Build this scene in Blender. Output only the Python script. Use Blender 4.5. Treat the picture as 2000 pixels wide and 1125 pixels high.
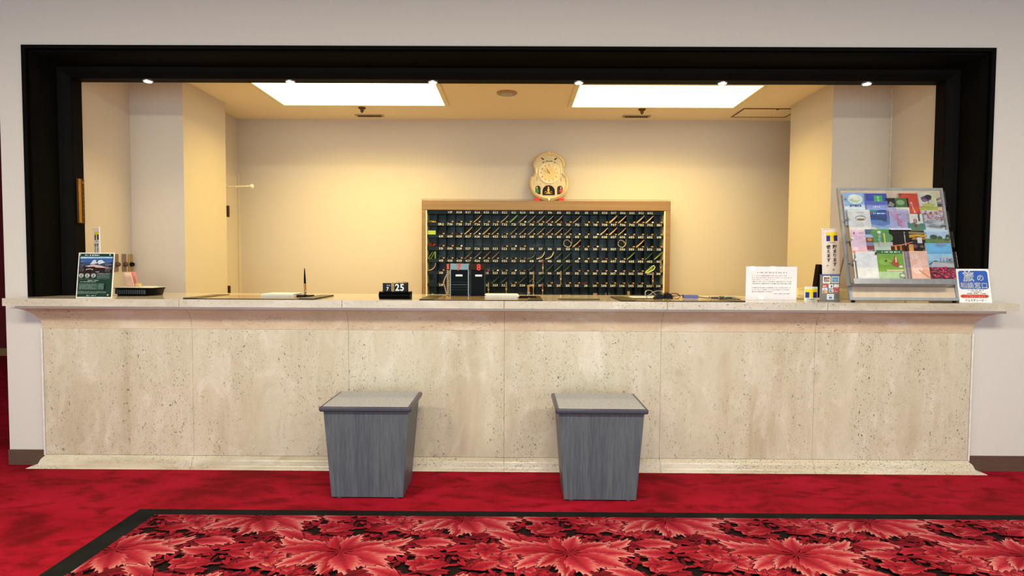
import bpy, bmesh, math, random
from mathutils import Vector, Matrix
random.seed(7)
for o in list(bpy.data.objects): bpy.data.objects.remove(o, do_unlink=True)
SC = bpy.context.scene
COL = SC.collection
PI = math.pi

# ------------------------------------------------------------------ camera
H, FPX, CX, CY = 1.25, 1190.0, 1000.0, 562.5
PITCH, YAW, ROLL = 0.04198498, 0.00499971, 0.00504467
cam = bpy.data.cameras.new('camera'); cob = bpy.data.objects.new('camera', cam); COL.objects.link(cob)
cam.sensor_fit = 'HORIZONTAL'; cam.sensor_width = 36.0; cam.lens = 36.0 * FPX / 2000.0
cam.clip_start = 0.02; cam.clip_end = 100
cob.matrix_world = Matrix.Translation((0, 0, H)) @ Matrix.Rotation(YAW, 4, 'Z') @ Matrix.Rotation(PI/2 - PITCH, 4, 'X') @ Matrix.Rotation(ROLL, 4, 'Z')
SC.camera = cob
SC.view_settings.view_transform = 'Standard'; SC.view_settings.look = 'None'
SC.view_settings.gamma = 1; SC.view_settings.use_curve_mapping = False
SC.view_settings.exposure = -0.07

# ------------------------------------------------------------------ world and large lights
w = bpy.data.worlds.new('world'); SC.world = w; w.use_nodes = True
w.node_tree.nodes['Background'].inputs[0].default_value = (0.84, 0.98, 1.0, 1)
w.node_tree.nodes['Background'].inputs[1].default_value = 0.50

def area(name, loc, rot, sx, sy, power, col, spread=PI):
    l = bpy.data.lights.new(name, 'AREA'); l.shape = 'RECTANGLE'; l.size = sx; l.size_y = sy
    l.energy = power; l.color = col; l.spread = spread
    o = bpy.data.objects.new(name, l); COL.objects.link(o); o.location = loc; o.rotation_euler = rot
    return o
# added cool fill light, unseen far behind the camera
area('lobby_fill_light', (0, -4.2, 1.15), (PI/2, 0, 0), 12.0, 2.3, 228, (0.80, 0.97, 1.06))
# lobby ceiling lamps above and behind the camera
for x in (-2.6, 0.0, 2.6):
    area('lobby_ceiling_light', (x, 0.9, 2.79), (0, 0, 0), 1.2, 0.5, 92, (1.0, 0.96, 0.76))

# ------------------------------------------------------------------ pixel -> place helpers (true camera rays)
def ray(px, py):
    qx, qy = px - CX, py - CY
    cr, sr = math.cos(ROLL), math.sin(ROLL)
    a = (qx*cr + qy*sr)/FPX; b = (-qx*sr + qy*cr)/FPX
    cp, sp = math.cos(PITCH), math.sin(PITCH)
    y = cp - b*sp; z = -sp - b*cp
    c, s = math.cos(YAW), math.sin(YAW)
    return Vector((a*c - y*s, a*s + y*c, z))
CAMP = Vector((0, 0, H))
def atY(px, py, Y): r = ray(px, py); return CAMP + r*(Y/r.y)
def atZ(px, py, Z): r = ray(px, py); return CAMP + r*((Z-H)/r.z)
def zat(py, Y, px=1000): return atY(px, py, Y).z
def xat(px, Y, py=560): return atY(px, py, Y).x

# ------------------------------------------------------------------ materials
def lin(c):
    if isinstance(c, str): c = tuple(int(c.lstrip('#')[i:i+2], 16) for i in (0, 2, 4))
    return tuple(((v/255)/12.92 if v/255 <= 0.04045 else ((v/255+0.055)/1.055)**2.4) for v in c) + (1,)
def base_mat(name, rough=0.6, metal=0.0, spec=0.5):
    m = bpy.data.materials.new(name); m.use_nodes = True
    b = m.node_tree.nodes['Principled BSDF']
    b.inputs['Roughness'].default_value = rough; b.inputs['Metallic'].default_value = metal
    b.inputs['Specular IOR Level'].default_value = spec
    return m, m.node_tree, b
class G:
    """tiny node-graph helper"""
    def __init__(s, nt): s.nt = nt
    def n(s, t, **kw):
        nd = s.nt.nodes.new(t)
        for k, v in kw.items(): setattr(nd, k, v)
        return nd
    def link(s, a, b): s.nt.links.new(a, b)
    def coord(s, scale=(1, 1, 1), rot=(0, 0, 0)):
        tc = s.n('ShaderNodeTexCoord'); mp = s.n('ShaderNodeMapping')
        mp.inputs['Scale'].default_value = scale; mp.inputs['Rotation'].default_value = rot
        s.link(tc.outputs['Object'], mp.inputs[0]); return mp.outputs[0]
    def noise(s, vec, scale, detail=4, rough=0.55, dist=0.0):
        nd = s.n('ShaderNodeTexNoise'); s.link(vec, nd.inputs['Vector'])
        nd.inputs['Scale'].default_value = scale; nd.inputs['Detail'].default_value = detail
        nd.inputs['Roughness'].default_value = rough; nd.inputs['Distortion'].default_value = dist
        return nd.outputs['Fac']
    def vor(s, vec, scale, feat='F1', out='Distance', rnd=1.0):
        nd = s.n('ShaderNodeTexVoronoi'); nd.feature = feat; s.link(vec, nd.inputs['Vector'])
        nd.inputs['Scale'].default_value = scale; nd.inputs['Randomness'].default_value = rnd
        return nd.outputs[out]
    def ramp(s, fac, stops):
        nd = s.n('ShaderNodeValToRGB'); s.link(fac, nd.inputs[0]); cr = nd.color_ramp
        while len(cr.elements) < len(stops): cr.elements.new(0.5)
        for e, (p, c) in zip(cr.elements, stops):
            e.position = p; e.color = c if isinstance(c, tuple) and len(c) == 4 else lin(c)
        return nd.outputs[0]
    def mix(s, fac, a, b, mode='MIX'):
        nd = s.n('ShaderNodeMix', data_type='RGBA', blend_type=mode)
        for sock, v in ((nd.inputs[0], fac), (nd.inputs[6], a), (nd.inputs[7], b)):
            if hasattr(v, 'links'): s.link(v, sock)
            else: sock.default_value = v
        return nd.outputs[2]
    def bump(s, h, bsdf, strength=0.2, dist=0.01):
        nd = s.n('ShaderNodeBump'); nd.inputs['Strength'].default_value = strength
        nd.inputs['Distance'].default_value = dist
        s.link(h, nd.inputs['Height']); s.link(nd.outputs[0], bsdf.inputs['Normal'])
BW = lambda v: (v, v, v, 1)
_K = {}
def K(col, rough=0.55, metal=0.0, var=0.12):
    """plain coloured material with a faint procedural variation"""
    key = (col, rough, metal, var)
    if key not in _K:
        c = lin(col); dk = sum(c[:3]) < .12
        m, nt, b = base_mat('coloured_'+col.strip('#'), rough, metal, .08 if dk else .35); g = G(nt)
        v = g.noise(g.coord(), 35, 3)
        d = tuple(x*(1-var) for x in c[:3]) + (1,); e = tuple(min(1, x*(1+var*0.6)) for x in c[:3]) + (1,)
        g.link(g.ramp(v, [(0.3, d), (0.7, e)]), b.inputs['Base Color'])
        _K[key] = m
    return _K[key]
def paint_mat(name, stops, scale=8, vecscale=(1, 1, 1), rough=0.5, metal=0, detail=5, dist=0.0, bump=0.0, spec=0.5):
    m, nt, b = base_mat(name, rough, metal, spec); g = G(nt)
    f = g.noise(g.coord(vecscale), scale, detail, 0.6, dist)
    g.link(g.ramp(f, stops), b.inputs['Base Color'])
    if bump: g.bump(f, b, bump)
    return m

def wallpaper(name, c1, c2):
    m, nt, b = base_mat(name, 0.75, 0, 0.25); g = G(nt)
    weave = g.noise(g.coord((260, 260, 40)), 1.0, 3, 0.7)
    g.link(g.mix(weave, lin(c1), lin(c2)), b.inputs['Base Color'])
    g.bump(weave, b, 0.12, 0.002)
    return m
M_WALL = wallpaper('textured_wallpaper', (205, 198, 193), (215, 208, 204))
M_CREAM = wallpaper('cream_wallpaper', (202, 190, 178), (210, 199, 188))
M_CEIL = wallpaper('ceiling_board', (232, 216, 190), (238, 223, 198))
M_LCEIL = K('#d6d3cf', 0.8)
M_WHITE = K('#e6e2df', 0.45)
M_BASEB = paint_mat('brown_baseboard', [(0.3, '#4e382d'), (0.7, '#5e473b')], 14, (1, 1, 14), 0.5)
M_BLACKFRAME = paint_mat('black_lacquered_wood', [(0.3, '#070605'), (0.7, '#0d0a08')], 6, (1, 1, 1), 0.6, spec=0.05)
M_CORE = K('#2a2520', 0.8)

def travertine(name, base, light, dark, vertical=True, pits=1.15, rough=0.34, psc=1.0):
    m, nt, b = base_mat(name, rough, 0, 0.4); g = G(nt)
    st = (1, 1, 0.22) if vertical else (0.22, 1, 1)
    st2 = (1, 1, 0.38) if vertical else (0.38, 1, 1)
    c = g.coord(st); c2 = g.coord(st2)
    n1 = g.noise(c, 3.2, 6, 0.55, 0.7)
    n2 = g.noise(c, 11, 5, 0.6, 0.4)
    n4 = g.noise(g.coord(), 60, 4, 0.7)
    col = g.ramp(n1, [(0.30, dark), (0.48, base), (0.58, base), (0.72, light)])
    col = g.mix(g.ramp(n2, [(0.40, BW(0.0)), (0.72, BW(0.55))]), col, lin(light))
    col = g.mix(g.ramp(n4, [(0.25, BW(0.22)), (0.6, BW(0))]), col, lin(dark))
    n6 = g.noise(g.coord((1, 1, 0.5) if vertical else (0.5, 1, 1)), 5.5, 5, 0.6, 1.6)
    col = g.mix(g.ramp(n6, [(0.52, BW(0)), (0.68, BW(0.5))]), col, lin('#e2d6cb'))
    col = g.mix(g.ramp(n6, [(0.30, BW(0.45)), (0.42, BW(0))]), col, lin('#b3a78c'))
    # pits: ragged dark specks gathered in bands
    c3 = g.coord((1, 1, 0.55) if vertical else (0.5, 1, 1))
    p1 = g.ramp(g.noise(c3, 115*psc, 2, 0.5, 0.6), [(0.675-.03*pits, BW(0)), (0.73-.03*pits, BW(0.95))])
    p2 = g.ramp(g.noise(c3, 260*psc, 2, 0.5, 0.4), [(0.655-.03*pits, BW(0)), (0.72-.03*pits, BW(0.7))])
    band = g.noise(c, 5.0, 4, 0.6, 0.6)
    bandm = g.ramp(band, [(0.40, BW(0.12)), (0.62, BW(1))])
    pm = g.mix(1.0, p1, p2, 'LIGHTEN'); pm = g.mix(1.0, pm, bandm, 'MULTIPLY')
    col = g.mix(pm, col, lin('#4c483c'))
    g.link(col, b.inputs['Base Color'])
    g.bump(g.ramp(pm, [(0, BW(1)), (1, BW(0))]), b, 0.25, 0.002)
    return m
for_nodes = None
M_TRAV = travertine('travertine_panel', '#c9bca6', '#d8cdbe', '#b7a78e')
M_TRAVC = travertine('travertine_cove', '#cdb79c', '#dccab2', '#b89c7e', False)
M_TRAVB = travertine('travertine_base', '#d0c1a9', '#dfd4c6', '#a8987f', False, 2.2, 0.22, 1.4)
M_TRAVT = travertine('travertine_top', '#c4b7a8', '#d2c8bb', '#ab9e8e', False, 1.35, 0.10, 1.5)
M_REVEAL = paint_mat('polished_pink_stone', [(0.3, '#bfaea3'), (0.7, '#d3c6bd')], 9, (0.3, 1, 1), 0.3)

def carpet_red():
    m, nt, b = base_mat('red_cut_pile_carpet', 0.95, 0, 0.1); g = G(nt)
    c = g.coord((0.8, 1.5, 1), (0, 0, 0.18))
    n1 = g.noise(c, 2.2, 6, 0.62, 0.5); n2 = g.noise(c, 6.5, 5, 0.62, 0.5); n3 = g.noise(g.coord(), 420, 2, 0.6)
    a = g.ramp(n1, [(0.36, '#6a0610'), (0.47, '#960b20'), (0.60, '#a60f2a'), (0.75, '#ae1430')])
    a = g.mix(g.ramp(n2, [(0.36, BW(0.85)), (0.50, BW(0))]), a, lin('#62040d'))
    a = g.mix(g.ramp(n3, [(0.2, BW(0.5)), (0.6, BW(0))]), a, lin('#5b050e'))
    g.link(a, b.inputs['Base Color'])
    b.inputs['Sheen Weight'].default_value = 0.15; b.inputs['Sheen Tint'].default_value = lin('#d02038')
    g.bump(n3, b, 0.5, 0.004)
    return m
M_CARPET = carpet_red()
def carpet_pattern():
    m, nt, b = base_mat('leaf_patterned_carpet', 0.95, 0, 0.1); g = G(nt)
    at = g.n('ShaderNodeVertexColor'); at.layer_name = 'Col'
    n3 = g.noise(g.coord(), 360, 2, 0.6)
    g.link(g.mix(g.ramp(n3, [(0.25, BW(0.4)), (0.6, BW(0))]), at.outputs[0], lin('#300509')), b.inputs['Base Color'])
    g.bump(n3, b, 0.35, 0.003)
    return m
M_PAT = carpet_pattern()
M_BORDER = paint_mat('black_carpet_border', [(0.3, '#0c0d0c'), (0.7, '#1c1d1c')], 5, rough=0.95, spec=0.1)

def darkwood():
    m, nt, b = base_mat('blue_grey_wood_laminate', 0.42, 0, 0.35); g = G(nt)
    a = g.noise(g.coord((1, 1, 0.02)), 16, 5, 0.6, 0.1); d = g.noise(g.coord((1, 1, 0.02)), 150, 4, 0.7)
    c = g.ramp(a, [(0.30, '#454a54'), (0.45, '#50565f'), (0.58, '#595e66'), (0.72, '#4a505a')])
    c = g.mix(g.ramp(d, [(0.3, BW(0.6)), (0.55, BW(0))]), c, lin('#383e48'))
    c = g.mix(g.ramp(d, [(0.58, BW(0)), (0.75, BW(0.4))]), c, lin('#70757c'))
    g.link(c, b.inputs['Base Color']); return m
M_SWOOD = darkwood()
M_SEDGE = K('#3c3c4a', 0.3)
def speckle(name, a, bcol, c, sc=330):
    m, nt, b = base_mat(name, 0.5, 0, 0.4); g = G(nt)
    n1 = g.noise(g.coord(), sc, 2, 0.5); n2 = g.noise(g.coord((1, 1, 1), (1, 2, 0)), sc*0.7, 2, 0.5)
    cc = g.ramp(n1, [(0.38, a), (0.5, bcol), (0.62, c)])
    cc = g.mix(g.ramp(n2, [(0.36, BW(0.7)), (0.48, BW(0))]), cc, lin(a))
    g.link(cc, b.inputs['Base Color']); return m
M_SPECK = speckle('speckled_grey_laminate', '#85868a', '#aeaeb0', '#cacac8', 420)
M_STEEL = K('#b8b8bc', 0.25, 0.9)
M_ALU = K('#9a9ca2', 0.35, 0.7)
M_ALUF = K('#97999e', 0.45, 0.2)
M_BRASS = K('#b88a3c', 0.3, 0.85)
M_BRONZE = paint_mat('brushed_bronze_metal', [(0.3, '#84633c'), (0.7, '#957248')], 10, (0.05, 1, 8), 0.4, 0.35)
M_BLACK = K('#09090b', 0.3); M_BLACKM = K('#141416', 0.6); M_BLACKG = K('#050506', 0.15)
for _m, _s in ((M_BLACK, .10), (M_BLACKG, .05), (M_BLACKM, .1)): _m.node_tree.nodes['Principled BSDF'].inputs['Specular IOR Level'].default_value = _s
M_PAPER = K('#e9e6e2', 0.7, 0, 0.04)
M_CREAMP = K('#e8dcbc', 0.6)
M_INK = K('#1d1c20', 0.6)
M_CELL = paint_mat('dark_green_cell_lining_reflections', [(0.25, '#1e2927'), (0.42, '#3f4e4c'), (0.55, '#5a6866'), (0.72, '#8c95a0')], 7, (1, 1, 1), 0.28, detail=6, spec=0.15)  # paler grey mottling paints reflections into the dark green lining
M_CELLD = paint_mat('dark_slate_strip', [(0.3, '#0e1519'), (0.7, '#1b262c')], 12, rough=0.25, spec=0.12)
M_BOARD = paint_mat('pale_wood_board', [(0.3, '#c3ab93'), (0.7, '#d4bfa9')], 16, (1, 1, 0.06), 0.45)
def emis(name, col, st, var=None):
    m, nt, b = base_mat(name, 0.5); b.inputs['Base Color'].default_value = (0.8, 0.8, 0.8, 1)
    b.inputs['Emission Color'].default_value = col; b.inputs['Emission Strength'].default_value = st
    if var:
        g = G(nt); w_ = g.n('ShaderNodeTexWave'); w_.inputs['Scale'].default_value = var
        g.link(g.coord(), w_.inputs['Vector'])
        g.link(g.ramp(w_.outputs['Fac'], [(0.0, tuple(x*0.72 for x in col[:3])+(1,)), (1.0, col)]), b.inputs['Emission Color'])
    return m
M_DIFF = emis('lit_diffuser', (1.0, 0.84, 0.46, 1), 3.6, 9)
M_SPOT = emis('lit_downlight_lens', (1.0, 0.85, 0.68, 1), 14)
def acrylic(name, tint=(0.96, 0.97, 1, 1), alpha=0.14):
    m = bpy.data.materials.new(name); m.use_nodes = True; nt = m.node_tree; nt.nodes.clear(); g = G(nt)
    out = g.n('ShaderNodeOutputMaterial'); mx = g.n('ShaderNodeMixShader'); tr = g.n('ShaderNodeBsdfTransparent'); gl = g.n('ShaderNodeBsdfGlossy')
    tr.inputs[0].default_value = tint; gl.inputs['Roughness'].default_value = 0.06
    fr = g.n('ShaderNodeFresnel'); fr.inputs[0].default_value = 1.45
    mt_ = g.n('ShaderNodeMath', operation='MULTIPLY'); mt_.inputs[1].default_value = .55; g.link(fr.outputs[0], mt_.inputs[0]); g.link(mt_.outputs[0], mx.inputs[0]); g.link(tr.outputs[0], mx.inputs[1]); g.link(gl.outputs[0], mx.inputs[2])
    g.link(mx.outputs[0], out.inputs[0]); return m
M_ACRY = acrylic('clear_acrylic')

# ------------------------------------------------------------------ glyphs from the built-in font
_GL = {}
def glyph(ch, bold=0.0):
    key = (ch, bold)
    if key not in _GL:
        cu = bpy.data.curves.new('glyph', 'FONT'); cu.body = ch; cu.size = 1; cu.resolution_u = 2; cu.offset = bold
        ob = bpy.data.objects.new('glyph', cu); COL.objects.link(ob)
        bpy.context.view_layer.update()
        me = bpy.data.meshes.new_from_object(ob.evaluated_get(bpy.context.evaluated_depsgraph_get()))
        vs = [(v.co.x, v.co.y) for v in me.vertices]; fs = [tuple(p.vertices) for p in me.polygons]
        bpy.data.objects.remove(ob, do_unlink=True); bpy.data.curves.remove(cu); bpy.data.meshes.remove(me)
        if vs:
            x0 = min(v[0] for v in vs); x1 = max(v[0] for v in vs)
        else: x0, x1 = 0, 0.25
        wide = ord(ch) > 0x2e80
        if not wide:
            vs = [(x-x0, y) for x, y in vs]
        _GL[key] = (vs, fs, 1.0 if wide else (x1-x0+0.075), (x0, x1) if wide else (0, x1-x0))
    return _GL[key]

# ------------------------------------------------------------------ mesh builder
class MB:
    def __init__(s): s.v = []; s.f = []; s.mi = []; s.sm = []; s.mats = []
    def m(s, mat):
        if mat not in s.mats: s.mats.append(mat)
        return s.mats.index(mat)
    def add(s, vs, fs, mat, smooth=False, M=None):
        k = len(s.v); i = s.m(mat)
        s.v += [tuple(M @ Vector(p)) if M else tuple(p) for p in vs]
        for f in fs: s.f.append(tuple(k+a for a in f)); s.mi.append(i); s.sm.append(smooth)
        return s
    def box(s, x0, x1, y0, y1, z0, z1, mat, M=None):
        vs = [(x0,y0,z0),(x1,y0,z0),(x1,y1,z0),(x0,y1,z0),(x0,y0,z1),(x1,y0,z1),(x1,y1,z1),(x0,y1,z1)]
        return s.add(vs, [(0,3,2,1),(4,5,6,7),(0,1,5,4),(1,2,6,5),(2,3,7,6),(3,0,4,7)], mat, False, M)
    def frustum(s, b, t, z0, z1, mat):
        vs = [(b[0],b[2],z0),(b[1],b[2],z0),(b[1],b[3],z0),(b[0],b[3],z0),(t[0],t[2],z1),(t[1],t[2],z1),(t[1],t[3],z1),(t[0],t[3],z1)]
        return s.add(vs, [(0,3,2,1),(4,5,6,7),(0,1,5,4),(1,2,6,5),(2,3,7,6),(3,0,4,7)], mat)
    def tube(s, pts, r, mat, n=8, caps=True, M=None):
        pts = [Vector(p) for p in pts]; L = len(pts); rs = r if isinstance(r, (list, tuple)) else [r]*L
        vs = []; up = None
        for i, p in enumerate(pts):
            t = (pts[min(i+1, L-1)] - pts[max(i-1, 0)]).normalized()
            if up is None: up = Vector((0, 0, 1)) if abs(t.z) < 0.9 else Vector((1, 0, 0))
            a = t.cross(up).normalized(); b = a.cross(t).normalized(); up = b
            for k in range(n):
                th = 2*PI*k/n; vs.append(p + a*rs[i]*math.cos(th) + b*rs[i]*math.sin(th))
        fs = [(i*n+k, i*n+(k+1) % n, (i+1)*n+(k+1) % n, (i+1)*n+k) for i in range(L-1) for k in range(n)]
        s.add(vs, fs, mat, True, M)
        if caps:
            k0 = len(s.v) - L*n; i = s.m(mat)
            s.f.append(tuple(k0+k for k in range(n))[::-1]); s.mi.append(i); s.sm.append(False)
            s.f.append(tuple(k0+(L-1)*n+k for k in range(n))); s.mi.append(i); s.sm.append(False)
        return s
    def lathe(s, prof, mat, n=24, M=None):
        vs = []; L = len(prof)
        for r, z in prof:
            for k in range(n): th = 2*PI*k/n; vs.append((r*math.cos(th), r*math.sin(th), z))
        fs = [(i*n+k, i*n+(k+1) % n, (i+1)*n+(k+1) % n, (i+1)*n+k) for i in range(L-1) for k in range(n)]
        s.add(vs, fs, mat, True, M)
        k0 = len(s.v) - L*n; i = s.m(mat)
        for base, rev in ((0, True), ((L-1)*n, False)):
            f = tuple(k0+base+k for k in range(n)); s.f.append(f[::-1] if rev else f); s.mi.append(i); s.sm.append(False)
        return s
    def prism(s, poly, o, u, v, d, mat, smooth=False):
        """polygon (2-D) in plane o,u,v extruded by vector d"""
        o, u, v, d = Vector(o), Vector(u), Vector(v), Vector(d); n = len(poly)
        a = [o + u*x + v*y for x, y in poly]; b = [p + d for p in a]
        s.add(a+b, [tuple(range(n))[::-1], tuple(range(n, 2*n))], mat)
        return s.add(a+b, [(i, (i+1) % n, n+(i+1) % n, n+i) for i in range(n)], mat, smooth)
    def flat(s, poly, o, u, v, mat):
        o, u, v = Vector(o), Vector(u), Vector(v)
        return s.add([o + u*x + v*y for x, y in poly], [tuple(range(len(poly)))], mat)
    def ribbon(s, pts, th, d, mat):
        """thin bent sheet: polyline pts (3-D) given thickness th, extruded along d"""
        pts = [Vector(p) for p in pts]; d = Vector(d); dn = d.normalized(); L = len(pts); A = []; B = []
        for i, p in enumerate(pts):
            t = (pts[min(i+1, L-1)] - pts[max(i-1, 0)]).normalized(); nn = t.cross(dn).normalized()
            k = th if not isinstance(th, (list, tuple)) else th[i]
            A.append(p + nn*k/2); B.append(p - nn*k/2)
        ring = A + B[::-1]; n = len(ring); back = [q + d for q in ring]
        fs = [(i, (i+1) % n, n+(i+1) % n, n+i) for i in range(n)]
        for i in range(L-1): fs += [(i, n-1-i, n-2-i, i+1), (n+i+1, 2*n-2-i, 2*n-1-i, n+i)]
        return s.add(ring+back, fs, mat, False)
    def text(s, t, size, o, u, v, mat, align='l', bold=0.0, vertical=False, sx=1.0, step=1.0):
        o, u, v = Vector(o), Vector(u), Vector(v)
        if bold and any(ord(c) > 0x2e80 for c in t):
            for dx, dy in ((0, 0), (bold, 0), (-bold, 0), (0, bold), (0, -bold), (.7*bold, .7*bold), (-.7*bold, -.7*bold)):
                s.text(t, size, o+u*dx*size+v*dy*size, u, v, mat, align, 0.0, vertical, sx, step)
            return s
        gl = [glyph(c, bold) for c in t]
        if vertical:
            y = 0.0
            for c, g_ in zip(t, gl):
                cx = 0.5 if ord(c) > 0x2e80 else g_[2]/2
                s.add([o + u*((x-cx)*size*sx) + v*((yy - 0.85)*size - y) for x, yy in g_[0]], g_[1], mat)
                y += size*step
            return s
        W = sum(g_[2] for g_ in gl)*size*sx*step
        x = {'l': 0, 'c': -W/2, 'r': -W}[align]
        for g_ in gl:
            s.add([o + u*(x + xx*size*sx) + v*(yy*size) for xx, yy in g_[0]], g_[1], mat)
            x += g_[2]*size*sx*step
        return s
    def build(s, name, parent=None, off=None, bevel=0, seg=2, smooth_angle=0.7):
        me = bpy.data.meshes.new(name)
        if off is None: off = (0, 0, 0)
        off = Vector(off)
        me.from_pydata([tuple(Vector(p)-off) for p in s.v], [], s.f)
        for mt in s.mats: me.materials.append(mt)
        me.polygons.foreach_set('material_index', s.mi)
        me.polygons.foreach_set('use_smooth', [bool(q) or bevel > 0 for q in s.sm])
        if bevel > 0 or any(s.sm): me.set_sharp_from_angle(angle=smooth_angle)
        me.update()
        ob = bpy.data.objects.new(name, me); COL.objects.link(ob)
        if parent is not None: ob.parent = parent
        if bevel > 0:
            b = ob.modifiers.new('bevel', 'BEVEL'); b.width = bevel; b.segments = seg; b.limit_method = 'ANGLE'; b.angle_limit = 0.6
            b.harden_normals = False
        return ob
def thing(name, label, cat, loc=(0, 0, 0), rot=(0, 0, 0), group=None):
    o = bpy.data.objects.new(name, None); COL.objects.link(o); o.location = loc; o.rotation_euler = rot
    o.empty_display_size = 0.05
    return tag(o, label, cat, group)
def tag(o, label, cat, group=None):
    o['label'] = label; o['category'] = cat
    if group: o['group'] = group
    return o
def struct(o): o['kind'] = 'structure'; return o
def solo(mb, name, label, cat, loc, group=None, bevel=0, rot=None):
    """a thing that is one mesh, origin at loc (verts given in world coordinates)"""
    o = mb.build(name, None, loc, bevel); o.location = loc
    if rot: o.rotation_euler = rot
    return tag(o, label, cat, group)

def cat(p, n=5):
    p = [Vector(a) for a in p]; out = []
    for i in range(len(p)-1):
        a, b, c, d = p[max(0, i-1)], p[i], p[i+1], p[min(len(p)-1, i+2)]
        for k in range(n):
            t = k/n; out.append(.5*((2*b) + (c-a)*t + (2*a-5*b+4*c-d)*t*t + (3*b-a-3*c+d)*t**3))
    return out + [p[-1]]
class Face:
    """a printed face: x,y in 0..1 over w x h metres, in plane o (bottom-left), u, v; n towards the viewer"""
    def __init__(s, mb, o, u, v, w_, h_, lift=0.0004):
        s.mb = mb; s.o = Vector(o); s.u = Vector(u).normalized(); s.v = Vector(v).normalized(); s.w = w_; s.h = h_
        s.n = s.u.cross(s.v); s.k = 0; s.lift = lift
    def _o(s): s.k += 1; return s.o + s.n*(s.lift*s.k)
    def p(s, pts, c): s.mb.flat([(x*s.w, y*s.h) for x, y in pts], s._o(), s.u, s.v, K(c) if isinstance(c, str) else c); return s
    def r(s, x0, y0, x1, y1, c): return s.p([(x0,y0),(x1,y0),(x1,y1),(x0,y1)], c)
    def rr(s, x0, y0, x1, y1, rad, c):
        pts = []; rx = rad/s.w; ry = rad/s.h
        for cx, cy, a0 in ((x1-rx,y0+ry,-90),(x1-rx,y1-ry,0),(x0+rx,y1-ry,90),(x0+rx,y0+ry,180)):
            for k in range(6): a = math.radians(a0+18*k); pts.append((cx+rx*math.cos(a), cy+ry*math.sin(a)))
        return s.p(pts, c)
    def e(s, cx, cy, rx, ry, c, n=24): return s.p([(cx+rx*math.cos(2*PI*k/n), cy+ry*math.sin(2*PI*k/n)) for k in range(n)], c)
    def t(s, txt, x, y, size, c, align='c', bold=0.0, vertical=False, sx=1.0, step=1.0):
        s.mb.text(txt, size*s.h, s._o() + s.u*x*s.w + s.v*y*s.h, s.u, s.v, K(c) if isinstance(c, str) else c, align, bold, vertical, sx, step); return s
    def lines(s, x0, x1, y0, y1, n, c, fill=0.45, seed=1, chw=0.016):
        """rows of type too small to read"""
        rnd = random.Random(seed); o = s._o(); mt = K(c) if isinstance(c, str) else c
        for i in range(n):
            y = y1 - (y1-y0)*(i+0.5)/n; hh = (y1-y0)/n*fill; x = x0; end = x1 - (0 if rnd.random() < .7 else (x1-x0)*rnd.random()*0.5)
            while x < end:
                wd = chw*rnd.uniform(.5, .95); hq = hh*rnd.uniform(.5, 1)
                s.mb.flat([(x*s.w, (y-hq/2)*s.h), ((x+wd)*s.w, (y-hq/2)*s.h), ((x+wd)*s.w, (y+hq/2)*s.h), (x*s.w, (y+hq/2)*s.h)], o, s.u, s.v, mt)
                x += chw*rnd.choice((1.15, 1.15, 1.3, 2.0))
        return s

# ================================================================== LARGE STRUCTURE
YW = 3.667                       # lobby wall plane
YP = 3.640                       # stone panel plane
FL, FR, FT = -2.937, 2.824, 2.525
ZC = zat(588, 3.50)              # counter top height
LC, RC = 2.815, 2.56             # lobby ceiling, staff ceiling
YB = 5.665                       # back wall
PL, PR = -2.841, 2.730

m = MB(); m.box(-7, 7, 0.9, 8.0, -0.06, 0, M_CARPET); struct(m.build('floor'))
m = MB(); m.box(-7, 7, -4.5, 0.8995, -0.06, 0, paint_mat('neutral_bounce_floor', [(0.3, '#a8a08e'), (0.7, '#bdb5a2')], 3, rough=0.35)); struct(m.build('floor'))  # unseen pale floor, added to bounce neutral light instead of carpet red
m = MB(); m.box(-2.79, 2.695, 4.185, YB-.001, 0.0005, 0.004, paint_mat('beige_bounce_floor', [(0.3, '#b7a684'), (0.7, '#c8b897')], 6, rough=0.4)); struct(m.build('floor'))  # unseen staff floor, made beige to bounce warm light upward
m = MB()
m.box(-3.085, FL, YW, 3.93, 0, LC, M_WALL); m.box(FR, 6.5, YW, 3.93, 0, LC, M_WALL)
m.box(FL, FR, YW, 3.93, FT, LC, M_WALL)
m.box(FL, PL-.004, YW, 3.93, 0, ZC-.03, M_WALL); m.box(PR+.004, FR, YW, 3.93, 0, ZC-.03, M_WALL)
struct(m.build('wall_front'))
m = MB(); m.box(-7, 7, -4.5, YW, LC, LC+.05, M_LCEIL); m.box(-7, -3.085, YW, 8, LC, LC+.05, M_LCEIL); struct(m.build('ceiling'))
m = MB(); m.box(-3.0, 3.0, 3.931, YB+.1, RC, RC+.05, M_CEIL); struct(m.build('ceiling'))
m = MB(); m.box(-3.1, 3.1, YB, YB+.1, 0, RC, M_CREAM); struct(m.build('wall_back'))
xl = xat(360, 4.45, 400); xr = xat(1622, 4.45, 400)
sl, sr_ = -2.800, 2.705
def plan(poly, z0, z1, mat, name):
    q = MB(); q.prism(poly, (0, 0, z0), (1, 0, 0), (0, 1, 0), (0, 0, z1-z0), mat); return struct(q.build(name))
XA = xat(465, YB, 300)
plan([(-3.0, 3.931), (sl, 3.931), (sl, 4.45), (xl, 4.45), (xl, 5.10), (XA, 5.10), (XA, YB), (-3.0, YB)], 0, RC, M_CREAM, 'wall_left')
plan([(sr_, 3.931), (3.0, 3.931), (3.0, YB), (2.62, YB), (2.62, 5.13), (xr, 5.13), (xr, 4.45), (sr_, 4.45)], 0, RC, M_CREAM, 'wall_right')
m = MB(); m.box(sr_-.012, sr_-.001, 4.437, 4.449, 0, RC-.001, K('#d9d0c2', .4)); struct(m.build('trim_2'))
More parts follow.
